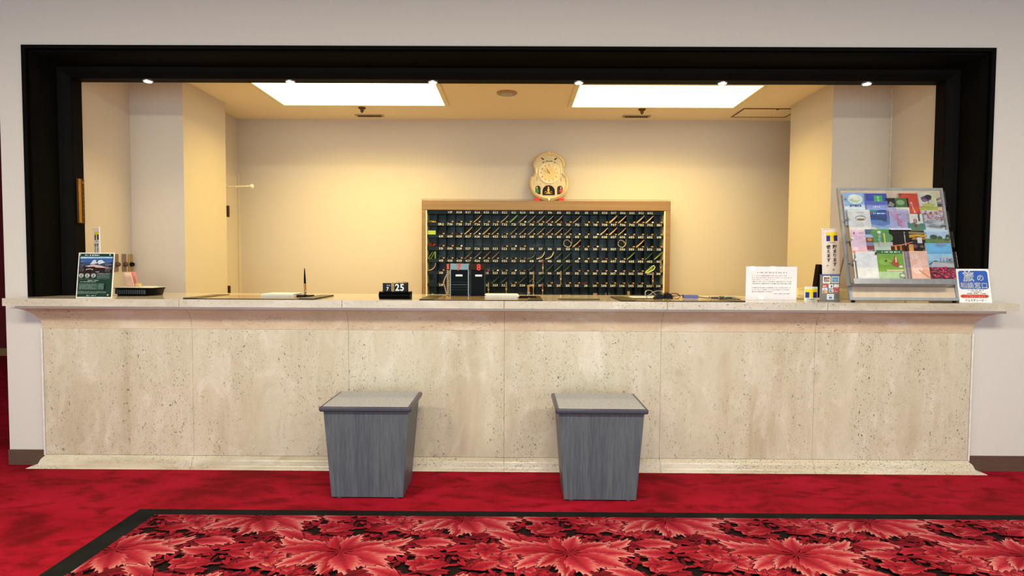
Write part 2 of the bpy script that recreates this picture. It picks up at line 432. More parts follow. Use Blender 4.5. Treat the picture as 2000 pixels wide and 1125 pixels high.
# far space seen past the left end of the lobby wall
m = MB(); m.box(-7.0, -3.3, 7.9, 8.0, 0, LC, K('#7a1f2a', .8)); struct(m.build('wall_far'))
m = MB(); m.box(-7.1, -7.0, 3.3, 8.0, 0, LC, K('#7a1f2a', .8)); struct(m.build('wall_left_far'))
m = MB(); m.box(-7.0, -3.3, 7.86, 7.895, 0, .10, K('#a98a5c', .5)); struct(m.build('baseboard_far'))
# baseboards on the lobby wall
zb = atY(40, 877.5, YW).z
m = MB(); m.box(-3.088, PL-.008, YW-.009, YW-.0005, 0, zb, M_BASEB); struct(m.build('baseboard_left'))
m = MB(); m.box(PR+.012, 6.5, YW-.009, YW-.0005, 0, zb, M_BASEB); struct(m.build('baseboard_right'))
# black stepped frame round the opening
def frame_ring(prof, mat, tk=0.87):
    q = MB(); n = len(prof); vs = []
    for (i, y) in prof: vs.append((FL+i, y, ZC-.001))
    for (i, y) in prof: vs.append((FL+i, y, FT-i*tk))
    for (i, y) in prof: vs.append((FR-i, y, FT-i*tk))
    for (i, y) in prof: vs.append((FR-i, y, ZC-.001))
    fs = [(s*n+k, s*n+(k+1) % n, (s+1)*n+(k+1) % n, (s+1)*n+k) for s in range(3) for k in range(n)]
    fs += [tuple(range(n))[::-1], tuple(range(3*n, 4*n))]
    return q.add(vs, fs, mat)
q = frame_ring([(0, YW-.001), (0, 3.652), (.024, 3.652), (.026, 3.676), (.042, 3.676), (.044, 3.668), (.058, 3.700), (.078, 3.806), (.082, 3.822),
                (.088, 3.814), (.120, 3.820), (.155, 3.838), (.16, 3.845), (.16, 3.93), (0, 3.93)], M_BLACKFRAME)
struct(q.build('trim_1'))

# ================================================================== COUNTER
counter = thing('reception_counter', 'long travertine reception counter with flared stone edge across the opening', 'counter', (0, 3.8, 0))
CO = counter.location
seams = [xat(p, YP, 700) for p in (376, 681, 985, 1290.5, 1591)]
XL, XR = atY(3, 583, 3.50).x, atY(1992, 593, 3.50).x
ztb = zat(603, 3.50)
edges = [PL] + seams + [PR]
tops = [XL] + seams + [XR]
for i in range(6):
    a, b = tops[i], tops[i+1]; g = .0006
    poly = [(a+(g if i else 0), 3.50), (b-(g if i < 5 else 0), 3.50)]
    if i == 5: poly += [(b, YW-.001), (FR-.003, YW-.001), (FR-.003, 3.9295), (sr_-.003, 3.9295), (sr_-.003, 4.20)]
    else: poly += [(b-g, 4.20)]
    if i == 0: poly += [(sl+.003, 4.20), (sl+.003, 3.9295), (FL+.003, 3.9295), (FL+.003, YW-.001), (a, YW-.001)]
    else: poly += [(a+g, 4.20)]
    q = MB(); q.prism(poly, (0, 0, ztb), (1, 0, 0), (0, 1, 0), (0, 0, ZC-ztb), M_TRAVT)
    q.build('top_slab', counter, CO, .003)
zr = ztb - .016
q = MB(); q.box(XL+.05, XR-.05, 3.530, YW-.001, zr, ztb-.0005, M_REVEAL); q.build('reveal_strip', counter, CO, .002)
ZP = zat(646, YP)
ZPB = zat(893.5, YP)
def loft(i, prof, mat, name, bev=0):
    """one slab of a moulding that runs along the front and returns round both ends; prof = (front offset, side offset, z)"""
    g = .0007; vs = []; q = MB(); n = len(prof)
    cols = []
    if i == 0: cols += [lambda f, s_, z: (PL-s_, YW-.001, z), lambda f, s_, z: (PL-s_, YP-f, z)]
    else: cols += [lambda f, s_, z: (edges[i]+g, YP-f, z)]
    if i == 5: cols += [lambda f, s_, z: (PR+s_, YP-f, z), lambda f, s_, z: (PR+s_, YW-.001, z)]
    else: cols += [lambda f, s_, z: (edges[i+1]-g, YP-f, z)]
    for c in cols:
        for p in prof: vs.append(c(*p))
    fs = [(c*n+k, (c+1)*n+k, (c+1)*n+k+1, c*n+k+1) for c in range(len(cols)-1) for k in range(n-1)]
    q.add(vs, fs, mat, True)
    # closed back so each slab is a solid piece
    x0 = PL+.02 if i == 0 else edges[i]+g; x1 = PR-.02 if i == 5 else edges[i+1]-g
    q.box(x0, x1, YP+.002, YW-.002, prof[0][2], prof[-1][2], mat)
    return q.build(name, counter, CO, smooth_angle=.9)
N = 14
cove = [(.098*(1-math.cos(PI/2*k/N)), .128*(1-math.cos(PI/2*k/N)), ZP+(zr-ZP)*math.sin(PI/2*k/N)) for k in range(N+1)]
base = [(.052, .088, 0), (.050, .080, .004), (.036, .045, .012), (.030, .030, .022), (.028, .024, .034), (.026, .020, .044), (.020, .015, .053), (.012, .010, .059), (.001, .001, ZPB-.001)]
for i in range(6):
    loft(i, cove, M_TRAVC, 'cove_slab')
    q = MB(); q.box(edges[i]+(.0007 if i else 0), edges[i+1]-(.0007 if i < 5 else 0), YP, YW-.002, ZPB+.0008, ZP-.0008, M_TRAV)
    q.build('front_panel', counter, CO)
    loft(i, base, M_TRAVB, 'base_moulding')
q = MB(); q.box(sl+.01, sr_-.01, YW-.001, 4.16, 0, ztb-.001, M_CORE); q.box(sl+.01, sr_-.01, 4.16, 4.18, 0, ztb-.001, K('#b99f7a')); q.build('counter_core', counter, CO)
for xx, s_ in ((PL, -1), (PR, 1)):
    q = MB(); q.box(min(xx+s_*.0025, xx+s_*.012), max(xx+s_*.0025, xx+s_*.012), YP-.004, YW-.001, ZPB-.004, ZP-.002, K('#e3dcd8', .4))
    q.build('corner_guard', counter, CO, .001)

# ================================================================== PATTERNED CARPET INLAY
RX0, RXI = atZ(275, 994, 0).x, atZ(303, 1007, 0).x
RY0, RYI = atZ(1000, 1000, 0).y, atZ(1000, 1012, 0).y
RX1 = 4.6; RYN = 1.15
rug = thing('patterned_carpet', 'red and pink leaf patterned carpet inlay with a black border in front of the counter', 'carpet', (RX0, RYN, 0))
q = MB()
q.box(RX0, RXI, RYN, RY0, .0004, .0022, M_BORDER); q.box(RXI, RX1, RYI, RY0, .0004, .0022, M_BORDER)
q.build('carpet_border', rug, rug.location)
bm = bmesh.new(); cl = bm.verts.layers.float_color.new('Col')
def LC4(c): return lin(c)
def lerp(a, b, t): return tuple(a[k]*(1-t)+b[k]*t for k in range(4))
PAL = {'dark': LC4('#3e0710'), 'deep': LC4('#6c0a19'), 'red': LC4('#971628'), 'coral': LC4('#a82738'), 'pink': LC4('#b85255'), 'pale': LC4('#cc8681'), 'blk': LC4('#14100f'), 'bord': LC4('#4c0a1a')}
zlev = [0.0006]
def leaf(bmx, layer, cx, cy, ang, L, W, c0, c1, c2, lobes=5, curl=0.0, z=None, jag=.34):
    """serrated leaf blade: deep red midrib and veins, paler towards the toothed edge and the tip"""
    nseg = lobes*5; ca, sa = math.cos(ang), math.sin(ang)
    if z is None: zlev[0] += .0000012; z = zlev[0]
    def P(t, s):
        x = t*L; y = s + curl*L*math.sin(PI*t*.8)*t
        return (cx + x*ca - y*sa, cy + x*sa + y*ca, z)
    rows = []
    for i in range(nseg+1):
        t = i/nseg
        w_ = W*(math.sin(PI*min(1, t**.66)*.98)**.9 if 0 < t < 1 else 0.02)
        w_ *= 1 - jag*.7*(1-(.10, .35, .70, 1.15, .35)[i % 5]); w_ = max(w_, .0006); fw = (0, 0, .25, 1.0, .2)[i % 5]*.55/lobes
        tip = t**1.3; vein = (i % 5) == 0
        row = []
        for s_ in (-1, -.62, -.25, 0, .25, .62, 1):
            a_ = abs(s_); k = min(1, a_*.62 + .50*tip)
            c = lerp(c0, c1, min(1, k*1.9)) if k < .55 else lerp(c1, c2, (k-.55)/.45)
            if vein and a_ < .9: c = lerp(c, c0, .38)
            if s_ > 0: c = lerp(c, c1, .22)
            v = bmx.verts.new(P(min(1.05, t+((.13*a_*a_*(1-t*.6)+fw*a_*a_) if 0 < t < 1 else 0)), s_*w_)); v[layer] = c; row.append(v)
        rows.append(row)
    for a, b in zip(rows, rows[1:]):
        for k in range(6): bmx.faces.new((a[k], b[k], b[k+1], a[k+1]))
def leaf2(bmx, layer, cx, cy, ang, L, W, tone, **kw):
    c0, c1, c2 = {'A': ('deep', 'coral', 'pale'), 'B': ('deep', 'red', 'pink'), 'C': ('dark', 'deep', 'red'), 'D': ('red', 'coral', 'pale'), 'E': ('dark', 'red', 'coral')}[tone]
    leaf(bmx, layer, cx, cy, ang, L*1.03, W*1.10, PAL['dark'], PAL['dark'], PAL['bord'], **kw)
    leaf(bmx, layer, cx, cy, ang, L, W, PAL[c0], PAL[c1], PAL[c2], **kw)
def flower(bmx, layer, cx, cy, R, n, rot, tone='A'):
    for k in range(n):
        a = rot + 2*PI*k/n
        leaf2(bmx, layer, cx, cy, a, R, R*.50, tone, lobes=2, jag=.08)
    zlev[0] += .0000012; z = zlev[0]
    c = bmx.verts.new((cx, cy, z)); c[layer] = PAL['dark']; rim = []
    for k in range(8):
        v = bmx.verts.new((cx+R*.16*math.cos(k*PI/4), cy+R*.16*math.sin(k*PI/4), z)); v[layer] = PAL['deep']; rim.append(v)
    for k in range(8): bmx.faces.new((c, rim[k], rim[(k+1) % 8]))
PX, PY = .975, .70
def motif(bmx, layer, ox, oy):
    rnd = random.Random(5)
    for k in range(400):      # small background leaves
        x, y = rnd.uniform(-.5, .5)*PX, rnd.uniform(-.18, .18)
        leaf(bmx, layer, ox+x, oy+y, rnd.uniform(0, 2*PI), rnd.uniform(.035, .070), rnd.uniform(.008, .015),
             *[PAL[c] for c in rnd.choice((('dark', 'deep', 'red'), ('deep', 'red', 'red'), ('dark', 'deep', 'deep'), ('deep', 'red', 'coral'), ('dark', 'bord', 'deep')))], lobes=2, jag=.15)
    for k in range(26):       # medium leaves
        x, y = rnd.uniform(-.5, .5)*PX, rnd.uniform(-.175, .175)
        leaf2(bmx, layer, ox+x, oy+y, rnd.uniform(-.5, .6)+rnd.choice((0, PI)), rnd.uniform(.09, .16), rnd.uniform(.022, .036), rnd.choice('BCEBEC'), lobes=3, curl=rnd.uniform(-.2, .2))
    for x, y, R, n, r_, tn in ((-.27, -.03, .075, 5, .3, 'A'), (-.33, .055, .066, 5, .9, 'B'), (-.17, -.085, .062, 6, .1, 'B'), (.38, -.07, .060, 5, .5, 'B'), (.47, .09, .055, 5, .2, 'E')):
        flower(bmx, layer, ox+x, oy+y, R, n, r_, tn)
    hx, hy = ox+.02, oy+.03
    for x, y, ang, L, W, tn, cu in ((.30, .13, -.25, .20, .050, 'A', .2), (-.16, .13, 2.7, .20, .05, 'A', -.15), (.14, -.15, -.35, .19, .05, 'B', .2), (-.02, -.14, 3.6, .17, .045, 'A', .15), (.46, .02, 2.9, .15, .045, 'A', .1), (-.40, -.12, .4, .14, .04, 'B', .1)):
        leaf2(bmx, layer, ox+x, oy+y, ang, L, W, tn, lobes=5, curl=cu)
    for ang, L, W, tn, cu in ((2.62, .30, .066, 'A', .25), (3.25, .27, .060, 'B', -.2), (3.75, .25, .060, 'A', -.15), (.55, .30, .055, 'A', -.25), (1.9, .15, .050, 'B', .1), (1.2, .16, .05, 'A', .1)):
        leaf2(bmx, layer, hx, hy, ang, L, W, tn, lobes=6, curl=cu)
    fan = [(-2.35, .17, .048, -.1), (.34, .20, .048, .15), (-.12, .27, .064, .12), (-1.75, .19, .058, .05), (-.60, .26, .074, .1), (-1.18, .20, .068, .05)]
    for ang, L, W, cu in fan: leaf(bmx, layer, hx, hy, ang, L*1.03, W*1.09, PAL['dark'], PAL['dark'], PAL['bord'], lobes=7, curl=cu)
    for ang, L, W, cu in fan: leaf(bmx, layer, hx, hy, ang, L, W, PAL['deep'], PAL['coral'] if W > .06 else PAL['red'], PAL['pale'], lobes=7, curl=cu)
hearts = []
for r in range(-1, 8):
    yy = 2.875 - r*.35
    off = (-1.236 if r % 2 == 0 else -.763)
    for c in range(-2, 6):
        xx = off + c*PX
        if RXI-.6 < xx < RX1+.5 and RYN-.2 < yy < RYI+.4: hearts.append((xx, yy))
for xx, yy in hearts: motif(bm, cl, xx, yy)
for co, no in (((RXI, 0, 0), (-1, 0, 0)), ((RX1, 0, 0), (1, 0, 0)), ((0, RYI, 0), (0, 1, 0)), ((0, RYN, 0), (0, -1, 0))):
    bmesh.ops.bisect_plane(bm, geom=bm.verts[:]+bm.edges[:]+bm.faces[:], plane_co=co, plane_no=no, clear_outer=True)
vs = [bm.verts.new(p) for p in ((RXI, RYN, .0005), (RX1, RYN, .0005), (RX1, RYI, .0005), (RXI, RYI, .0005))]
for v in vs: v[cl] = PAL['blk']
bm.faces.new(vs)
for v in bm.verts: v.co -= rug.location
me = bpy.data.meshes.new('leaf_field'); bm.to_mesh(me); bm.free(); me.materials.append(M_PAT)
ob = bpy.data.objects.new('leaf_field', me); COL.objects.link(ob); ob.parent = rug

# ================================================================== STOOLS
def stool(cx, label):
    t = thing('counter_stool', label, 'stool', (cx, 3.32, 0), group='box stools at the counter')
    # body (local coordinates)
    q = MB(); q.frustum((-.190, .190, -.154, .110), (-.222, .222, -.176, .178), .006, .470, M_SWOOD); q.build('body', t, None, .002)
    for sx in (-1, 1):
        for sy in (-.135, .09):
            f = MB(); f.lathe([(.014, 0), (.016, .002), (.014, .007)], K('#5b5e66', .4), 12, Matrix.Translation((sx*.150, sy, 0))); f.build('foot', t)
    q = MB(); q.box(-.240, .240, -.197, .192, .470, .497, M_SEDGE); q.build('seat_edge', t, None, .009, 4)
    q = MB(); q.box(-.222, .222, -.190, .180, .4972, .4985, M_SPECK); q.build('seat_panel', t, None, .0005)
    return t
stool(xat(712.5, 3.123, 797), 'blue-grey box stool with speckled top, the left of the two stools')
s2 = stool(xat(1176, 3.112, 799), 'blue-grey box stool with speckled top, the right of the two stools')
s2.location.y = 3.305

# ================================================================== CEILING FITTINGS (staff side)
def ceiling_light(x0, x1, y0, y1, label):
    t = thing('ceiling_light', label, 'ceiling light', ((x0+x1)/2, (y0+y1)/2, RC), group='recessed ceiling light panels')
    L = t.location; fw = .035; q = MB(); z0 = RC-.012
    q.box(x0-fw, x1+fw, y0-fw, y0, z0, RC-.0005, M_CREAMP); q.box(x0-fw, x1+fw, y1, y1+fw*.5, z0, RC-.0005, M_CREAMP)
    q.box(x0-fw, x0, y0, y1, z0, RC-.0005, M_CREAMP); q.box(x1, x1+fw, y0, y1, z0, RC-.0005, M_CREAMP)
    q.build('light_frame', t, L, .002)
    q = MB(); q.box(x0, x1, y0, y1, RC-.008, RC-.003, M_DIFF); q.build('diffuser', t, L)
    l = bpy.data.lights.new('panel_beam', 'AREA'); l.shape = 'RECTANGLE'; l.size = x1-x0-.04; l.size_y = y1-y0-.04; l.energy = 29.5; l.color = (1, .73, .16); l.spread = 2.45
    o = bpy.data.objects.new('panel_beam', l); COL.objects.link(o); o.parent = t; o.location = (0, 0, -.012)
for (pa, pb, py, lb) in ((555, 869, 203, 'bright recessed ceiling light panel, the left of the two'), (1117, 1432, 207, 'bright recessed ceiling light panel, the right of the two')):
    a = atZ(pa, py, RC); b = atZ(pb, py+1, RC)
    ceiling_light(a.x, b.x, a.y-.64, a.y, lb)
def ceil_disc(name, px, py, R, prof, mat, label, cat, group=None, mat2=None):
    p = atZ(px, py, RC); q = MB(); q.lathe([(R*a, -b) for a, b in prof][::-1], mat, 24, Matrix.Translation((p.x, p.y, RC)))
    return solo(q, name, label, cat, (p.x, p.y, RC), group)
for px, py, nb in ((707, 210, 'left'), (1254, 213, 'right')):
    ceil_disc('sprinkler_head', px, py, .032, [(1, 0), (.95, .008), (.45, .02), (.4, .035), (.15, .045)], K('#5c4220', .35, .4), 'small brass sprinkler head in the ceiling above the %s vent' % nb, 'sprinkler', 'ceiling sprinkler heads')
for px, py, nb in ((722, 225, 'left'), (1243, 226.5, 'right')):
    p = atZ(px, py, RC); t = thing('ceiling_vent', 'small slatted ceiling vent near the back wall, below the %s light panel' % nb, 'vent', (p.x, p.y, RC), group='ceiling vents')
    q = MB(); q.box(-.125, .125, -.035, .035, -.008, -.0005, K('#b79a74', .4)); q.build('vent_frame', t, None, .002)
    q = MB(); q.box(-.105, .105, -.024, .024, -.0092, -.0082, M_BLACKM); q.build('vent_opening', t)
    q = MB()
    for k in range(12): q.box(-.1+k*.018-.0012, -.1+k*.018+.0012, -.024, .024, -.014, -.0093, K('#8d7452', .4))
    q.build('slats', t)
p = atZ(990, 181, RC); t = thing('ceiling_downlight', 'round grey recessed ceiling fitting between the two light panels', 'ceiling fitting', (p.x, p.y, RC))  # round recessed downlight, modelled unlit
q = MB(); q.lathe([(.055, -.014), (.075, -.010), (.082, -.0005)], K('#a58a66', .35, .3), 32); q.build('rim', t)
q = MB(); q.lathe([(.012, -.020), (.048, -.0145)], K('#b0a49a', .3, .4), 32); q.build('lens', t)
a = atZ(1431, 227.5, RC); b = atZ(1541, 237, RC); c = atZ(1458, 212, RC)
t = thing('ceiling_hatch', 'square ceiling access hatch outlined in dark brown by the right pier', 'hatch', (1.9, c.y, RC)); L = t.location
x0 = a.x; x1 = x0+.46; y1 = a.y; y0 = c.y
q = MB(); q.box(x0, x1, y0, y1, RC-.003, RC-.0005, M_CEIL); q.build('panel', t, L)
q = MB(); e = .011
for bx in ((x0-e, x1+e, y0-e, y0), (x0-e, x1+e, y1, y1+e), (x0-e, x0, y0, y1), (x1, x1+e, y0, y1)): q.box(*bx, RC-.006, RC-.0005, K('#6b4522', .5))
q.build('hatch_rim', t, L)
q = MB(); q.lathe([(.010, -.010), (.011, -.003)], K('#4b3018', .4), 12, Matrix.Translation(((x0+x1)/2+.05, y0, RC))); q.build('latch', t, L)

# downlights in the soffit of the frame
ZS = FT - .16*.87
for i, px in enumerate((289, 567, 845.5, 1130.5, 1411, 1693)):
    x = xat(px, 3.890, 165)
    t = thing('downlight', 'small lit round downlight in the black frame above the counter, %s from the left' % ('first second third fourth fifth sixth'.split()[i]), 'downlight', (x, 3.890, ZS), group='downlights over the counter')
    q = MB(); q.lathe([(.026, -.006), (.031, -.004), (.032, -.0003)], M_STEEL, 28); q.build('trim_ring', t)
    q = MB(); q.lathe([(.023, -.0085), (.0245, -.0045)], M_SPOT, 24); q.build('lens', t)
    l = bpy.data.lights.new('downlight_beam', 'SPOT'); l.energy = 11; l.color = (1, .78, .50); l.spot_size = 1.9; l.spot_blend = .8; l.shadow_soft_size = .03
    o = bpy.data.objects.new('downlight_beam', l); COL.objects.link(o); o.parent = t; o.location = (0, 0, -.03)

# ================================================================== DOOR, ROD, PLAQUE, SWITCHES
t = struct(MB().box(XA+.0005, XA+.016, 5.13, 5.60, 0, 2.02, M_CREAM).build('door_1'))
for y0_, y1_ in ((400, 422), (556, 576)):
    z0_, z1_ = zat(y1_+2, 5.13, 443), zat(y0_+2, 5.13, 443)
    q = MB(); q.box(xl-.012, xl+.014, 5.1015, 5.125, z0_, z1_, K('#3a2618', .4, .1)); q.build('hinge', t)
struct(MB().box(XA+.0005, XA+.022, 5.605, YB-.001, 0, 2.06, M_CREAM).build('trim_3'))
pa, pb = atY(442, 366, 5.30), atY(492, 363.5, 5.30)
q = MB(); q.tube([(XA+.001, 5.30, pa.z), (pb.x, 5.30, pb.z)], .009, M_CREAMP, 10)
rod = solo(q, 'wall_rod', 'thin cream rod with a round end sticking out from behind the left pier', 'rod', (XA, 5.30, pa.z))
q = MB(); q.lathe([(.006, -.012), (.016, -.010), (.019, 0), (.016, .010), (.006, .012)], M_PAPER, 16, Matrix.Translation((pb.x-XA, 0, pb.z-pa.z)) @ Matrix.Rotation(PI/2, 4, 'Y')); q.build('end_cap', rod)

XJ = FL+.16
a0 = atY(157, 349, 3.888); a1 = atY(157, 437, 3.888)
t = thing('name_plaque', 'narrow upright brass plaque with raised characters on the left side of the black frame', 'plaque', (XJ, 3.888, (a0.z+a1.z)/2)); L = t.location
q = MB(); q.box(XJ, XJ+.012, 3.858, 3.918, a1.z, a0.z, K('#4a3212', .4, .4)); q.build('plate', t, L, .003)
q = MB(); q.box(XJ+.012, XJ+.016, 3.862, 3.884, a1.z+.006, a0.z-.004, K('#a87a34', .3, .7)); q.build('bevel_strip', t, L, .001)
q = MB(); n = 12
pts = [(.009*math.cos(2*PI*k/16), .009*math.sin(2*PI*k/16)) for k in range(16)]
q.prism(pts, (XJ+.012, 3.900, a0.z-.024), (0, -1, 0), (0, 0, 1), (.003, 0, 0), K('#8a6a34', .35, .6))
for k in range(9):
    z = a0.z-.052-k*.027
    for (dy, dz, w_, h_) in ((-.006, .006, .012, .002), (-.006, -.002, .012, .002), (-.001, -.008, .002, .016), (-.006, -.009, .012, .0018)):
        q.box(XJ+.012, XJ+.0145, 3.900+dy, 3.900+dy+w_, z+dz, z+dz+h_, K('#8a6a34', .35, .6))
q.build('raised_lettering', t, L)

for i, (px, colr, lb) in enumerate(((226, '#8b7563', 'grey-brown rotary dimmer plate nearest the green notice'), (241.5, '#8b7563', 'grey-brown rotary dimmer plate, middle of the three on the left wall'), (253.5, '#b79a5c', 'brass rotary dimmer plate with black knob, deepest of the three on the left wall'))):
    r = ray(px, 513); tt = sl/r.x; pp = CAMP + r*tt; z0_ = pp.z-.062; z1_ = pp.z+.062
    t = thing('dimmer_switch', lb, 'switch', (sl, pp.y, pp.z), group='dimmer switches on the left side wall')
    q = MB(); q.box(.0005, .008, -.021, .021, -.062, .062, K(colr, .35, .3)); plt = q.build('plate', t, None, .002)
    q = MB(); q.lathe([(.016, .008), (.015, .024), (.011, .030)], K('#5b4436' if i < 2 else '#141010', .3, .3), 20, Matrix.Translation((0, 0, -.012)) @ Matrix.Rotation(PI/2, 4, 'Y')); q.build('knob', plt)

# ================================================================== KEY RACK
YR = 5.50
RL, RR = xat(825, YR, 480), xat(1307, YR, 480); RT = zat(392.5, YR, 1066)
ZB0 = .80
rack = thing('key_rack', 'wide dark room key rack of numbered pigeonholes in a bronze frame on the back wall', 'key rack', ((RL+RR)/2, YR, ZB0)); L = rack.location
CLx, CRx = xat(835, YR, 480), xat(1295, YR, 480); CW = (CRx-CLx)/26
RT2 = zat(411.5, YR, 1066)
q = MB(); q.box(RL, RR, YR-.03, YB-.002, RT2, RT, M_BRONZE); q.build('top_rail', rack, L, .003)
for a, b in ((RL, CLx-.012), (CRx+.012, RR)):
    q = MB(); q.box(a, b, YR-.03, YB-.002, ZB0, RT2-.0003, M_BRONZE); q.build('side_rail', rack, L, .003)
for a, b in ((CLx-.012, CLx-.0005), (CRx+.0005, CRx+.012)):
    q = MB(); q.box(a, b, YR-.026, YB-.002, ZB0, RT2-.0006, M_CREAMP); q.build('side_liner', rack, L)
q = MB(); q.box(CLx, CRx, YB-.020, YB-.002, ZB0, RT2-.0006, M_CELL); q.build('back_panel', rack, L)
suff = [None, '31', '30', '28', '27', '26', '25', '23', '22', '21', '20', '18', '17', '16', '15', '13', '12', '11', '10', '08', '07', '06', '05', '03', '02', '01']
rows_y = {8: 415.3, 7: 438.8, 6: 462.4, 5: 486.2, 4: 509.9, 3: 533.6, 2: 557.4}
SH = .015
rowz = {r: zat(y, YR, 1066) for r, y in rows_y.items()}
M_NUM = K('#e6dcc8', .5)
M_NUMW = K('#f0e4cc', .5)
for r, z in rowz.items():
    q = MB(); q.box(CLx, CRx, YR-.004, YB-.021, z-SH, z-SH+.006, M_CELLD); shf = q.build('shelf', rack, L)
    q = MB(); q.box(CLx, CRx, YR-.010, YR-.0045, z-SH, z+SH, M_CELLD)
    for c in range(26):
        s_ = suff[c]
        if s_ is None: continue
        tx = str(r)+s_
        if r == 8 and c in (1, 25): continue
        if r == 8 and c == 2: tx = 'VIP'
        if r == 7 and c == 1: tx = 'SR2'
        if r == 7 and c == 25: tx = 'SR1'
        q.text(tx, .0265, (CLx+(c+.52)*CW, YR-.0106, z-.0095), (1, 0, 0), (0, 0, 1), M_NUM, 'c', .012, sx=1.12, step=1.08)
    ns_ = q.build('number_strip', shf, None); ns_.data.transform(Matrix.Translation(-L))
zlow = ZB0
q = MB(); q.box(CLx, CRx, YR-.01, YB-.021, ZB0, zat(582, YR, 1066), M_CELLD); q.build('bottom_shelf', rack, L)
for c in range(1, 26):
    x = CLx+c*CW; q = MB(); q.box(x-.0022, x+.0022, YR+.002, YB-.021, zat(582, YR, 1066)+.0005, RT2-.001, M_CELLD); q.build('divider', rack, L)
m = MB()   # shallow trim line on the wall round the rack
zt = RT+.030
for bx in ((RL-.03, RR+.03, zt, zt+.006), (RL-.036, RL-.03, ZB0, zt+.006), (RR+.03, RR+.036, ZB0, zt+.006)): m.box(bx[0], bx[1], YB-.004, YB-.0005, bx[2], bx[3], M_CREAM)
struct(m.build('trim_4'))

order = [8, 7, 6, 5, 4, 3, 2]
def shelf_top(r):
    """height of the floor of the pigeonholes labelled r (they sit above the next strip down)"""
    i = order.index(r); return rowz[order[i+1]]+SH if i < 6 else zat(582, YR, 1066)+.0005
def cellname(r, c):
    if c == 0: return None
    if r == 8 and c == 2: return 'VIP'
    if r == 8 and c == 1: return None
    if r == 8 and c == 25: return 'beside 802'
    if r == 7 and c == 1: return 'SR2'
    if r == 7 and c == 25: return 'SR1'
    return str(r)+suff[c]
# one key of each kind, then copies
def key_mesh(name, endc, endm):
    q = MB()
    q.box(-.026, .004, -.012, .010, 0, .0085, K('#1a0f0a', .3)); q.box(-.020, -.004, -.014, -.002, .0085, .0125, K('#20130c', .3))
    q.box(-.002, .006, -.014, .008, .001, .011, K('#6b3a1c', .3))
    q.box(.004, .018, -.016, .004, .0035, .0140, K(endc, .35, endm)); q.tube([(-.026, -.006, .004), (-.034, -.010, .006), (-.036, -.012, .002)], .002, M_STEEL, 6)
    return q.build(name, bevel=.001, seg=1)
kproto = {'k': key_mesh('room_key', '#c08a4a', .5), 'w': key_mesh('room_key', '#f4efe4', 0), 'r': key_mesh('room_key', '#9c2a20', .0)}
used = {}
KG = {'k': 'room keys with brass ends in the pigeonholes', 'w': 'room keys with white tags in the pigeonholes', 'r': 'room keys with red tags in the pigeonholes'}
WD = {'0': 'zero', '1': 'one', '2': 'two', '3': 'three', '4': 'four', '5': 'five', '6': 'six', '7': 'seven', '8': 'eight', 'S': 'S', 'R': 'R'}
def words(nm): return ' '.join(WD[c] for c in nm) if nm and all(c in WD for c in nm) else nm
def place_key(kind, r, c):
    src = kproto[kind]
    if kind in used: o = src.copy(); COL.objects.link(o)
    else: o = src; used[kind] = 1
    o.location = (CLx+(c+.66)*CW+random.uniform(-.002, .002), YR+.006, shelf_top(r)+.0003)
    nm = cellname(r, c); ds = {'k': 'dark room key with brass end', 'w': 'room key with white tag', 'r': 'room key with red tag'}[kind]
    tag(o, '%s in the pigeonhole %s' % (ds, 'marked '+words(nm) if nm != 'beside 802' else 'at the top right of the rack'), 'key', KG[kind])
keys = {8: {2: 'k', 3: 'k', 4: 'k', 5: 'k', 6: 'k', 7: 'k', 8: 'k', 10: 'w', 11: 'r', 12: 'k', 13: 'k', 14: 'r', 15: 'k', 17: 'k', 18: 'k', 19: 'k', 20: 'k', 21: 'k', 22: 'k', 23: 'k', 24: 'w', 25: 'k'},
        7: {1: 'k', 2: 'r', 3: 'k', 4: 'k', 5: 'w', 6: 'k', 7: 'k', 8: 'k', 9: 'k', 10: 'k', 11: 'k', 12: 'k', 13: 'k', 14: 'k', 15: 'k', 16: 'w', 17: 'k', 18: 'w', 19: 'k', 20: 'k', 21: 'w', 22: 'k', 23: 'k', 24: 'k', 25: 'k'},
        6: {1: 'k', 2: 'k', 3: 'w', 8: 'k', 9: 'w', 10: 'k', 16: 'r', 17: 'k', 18: 'w', 22: 'k', 23: 'k', 24: 'k', 25: 'k'},
        5: {1: 'k', 2: 'k', 3: 'k', 4: 'k', 5: 'w', 6: 'k', 7: 'k', 8: 'k', 9: 'k', 10: 'r', 16: 'w', 17: 'k', 18: 'k', 19: 'r', 20: 'k', 21: 'k', 23: 'k'},
        4: {1: 'k', 6: 'r', 7: 'w', 8: 'k', 9: 'w', 10: 'r', 16: 'k', 17: 'k', 18: 'k', 19: 'k', 20: 'w', 21: 'k', 22: 'k', 23: 'k', 25: 'k'},
        3: {1: 'r', 9: 'k', 13: 'k', 15: 'k', 16: 'k', 18: 'k', 19: 'k', 20: 'k', 21: 'k', 22: 'k', 23: 'k'}}
for r, d in keys.items():
    for c, k in d.items(): place_key(k, r, c)
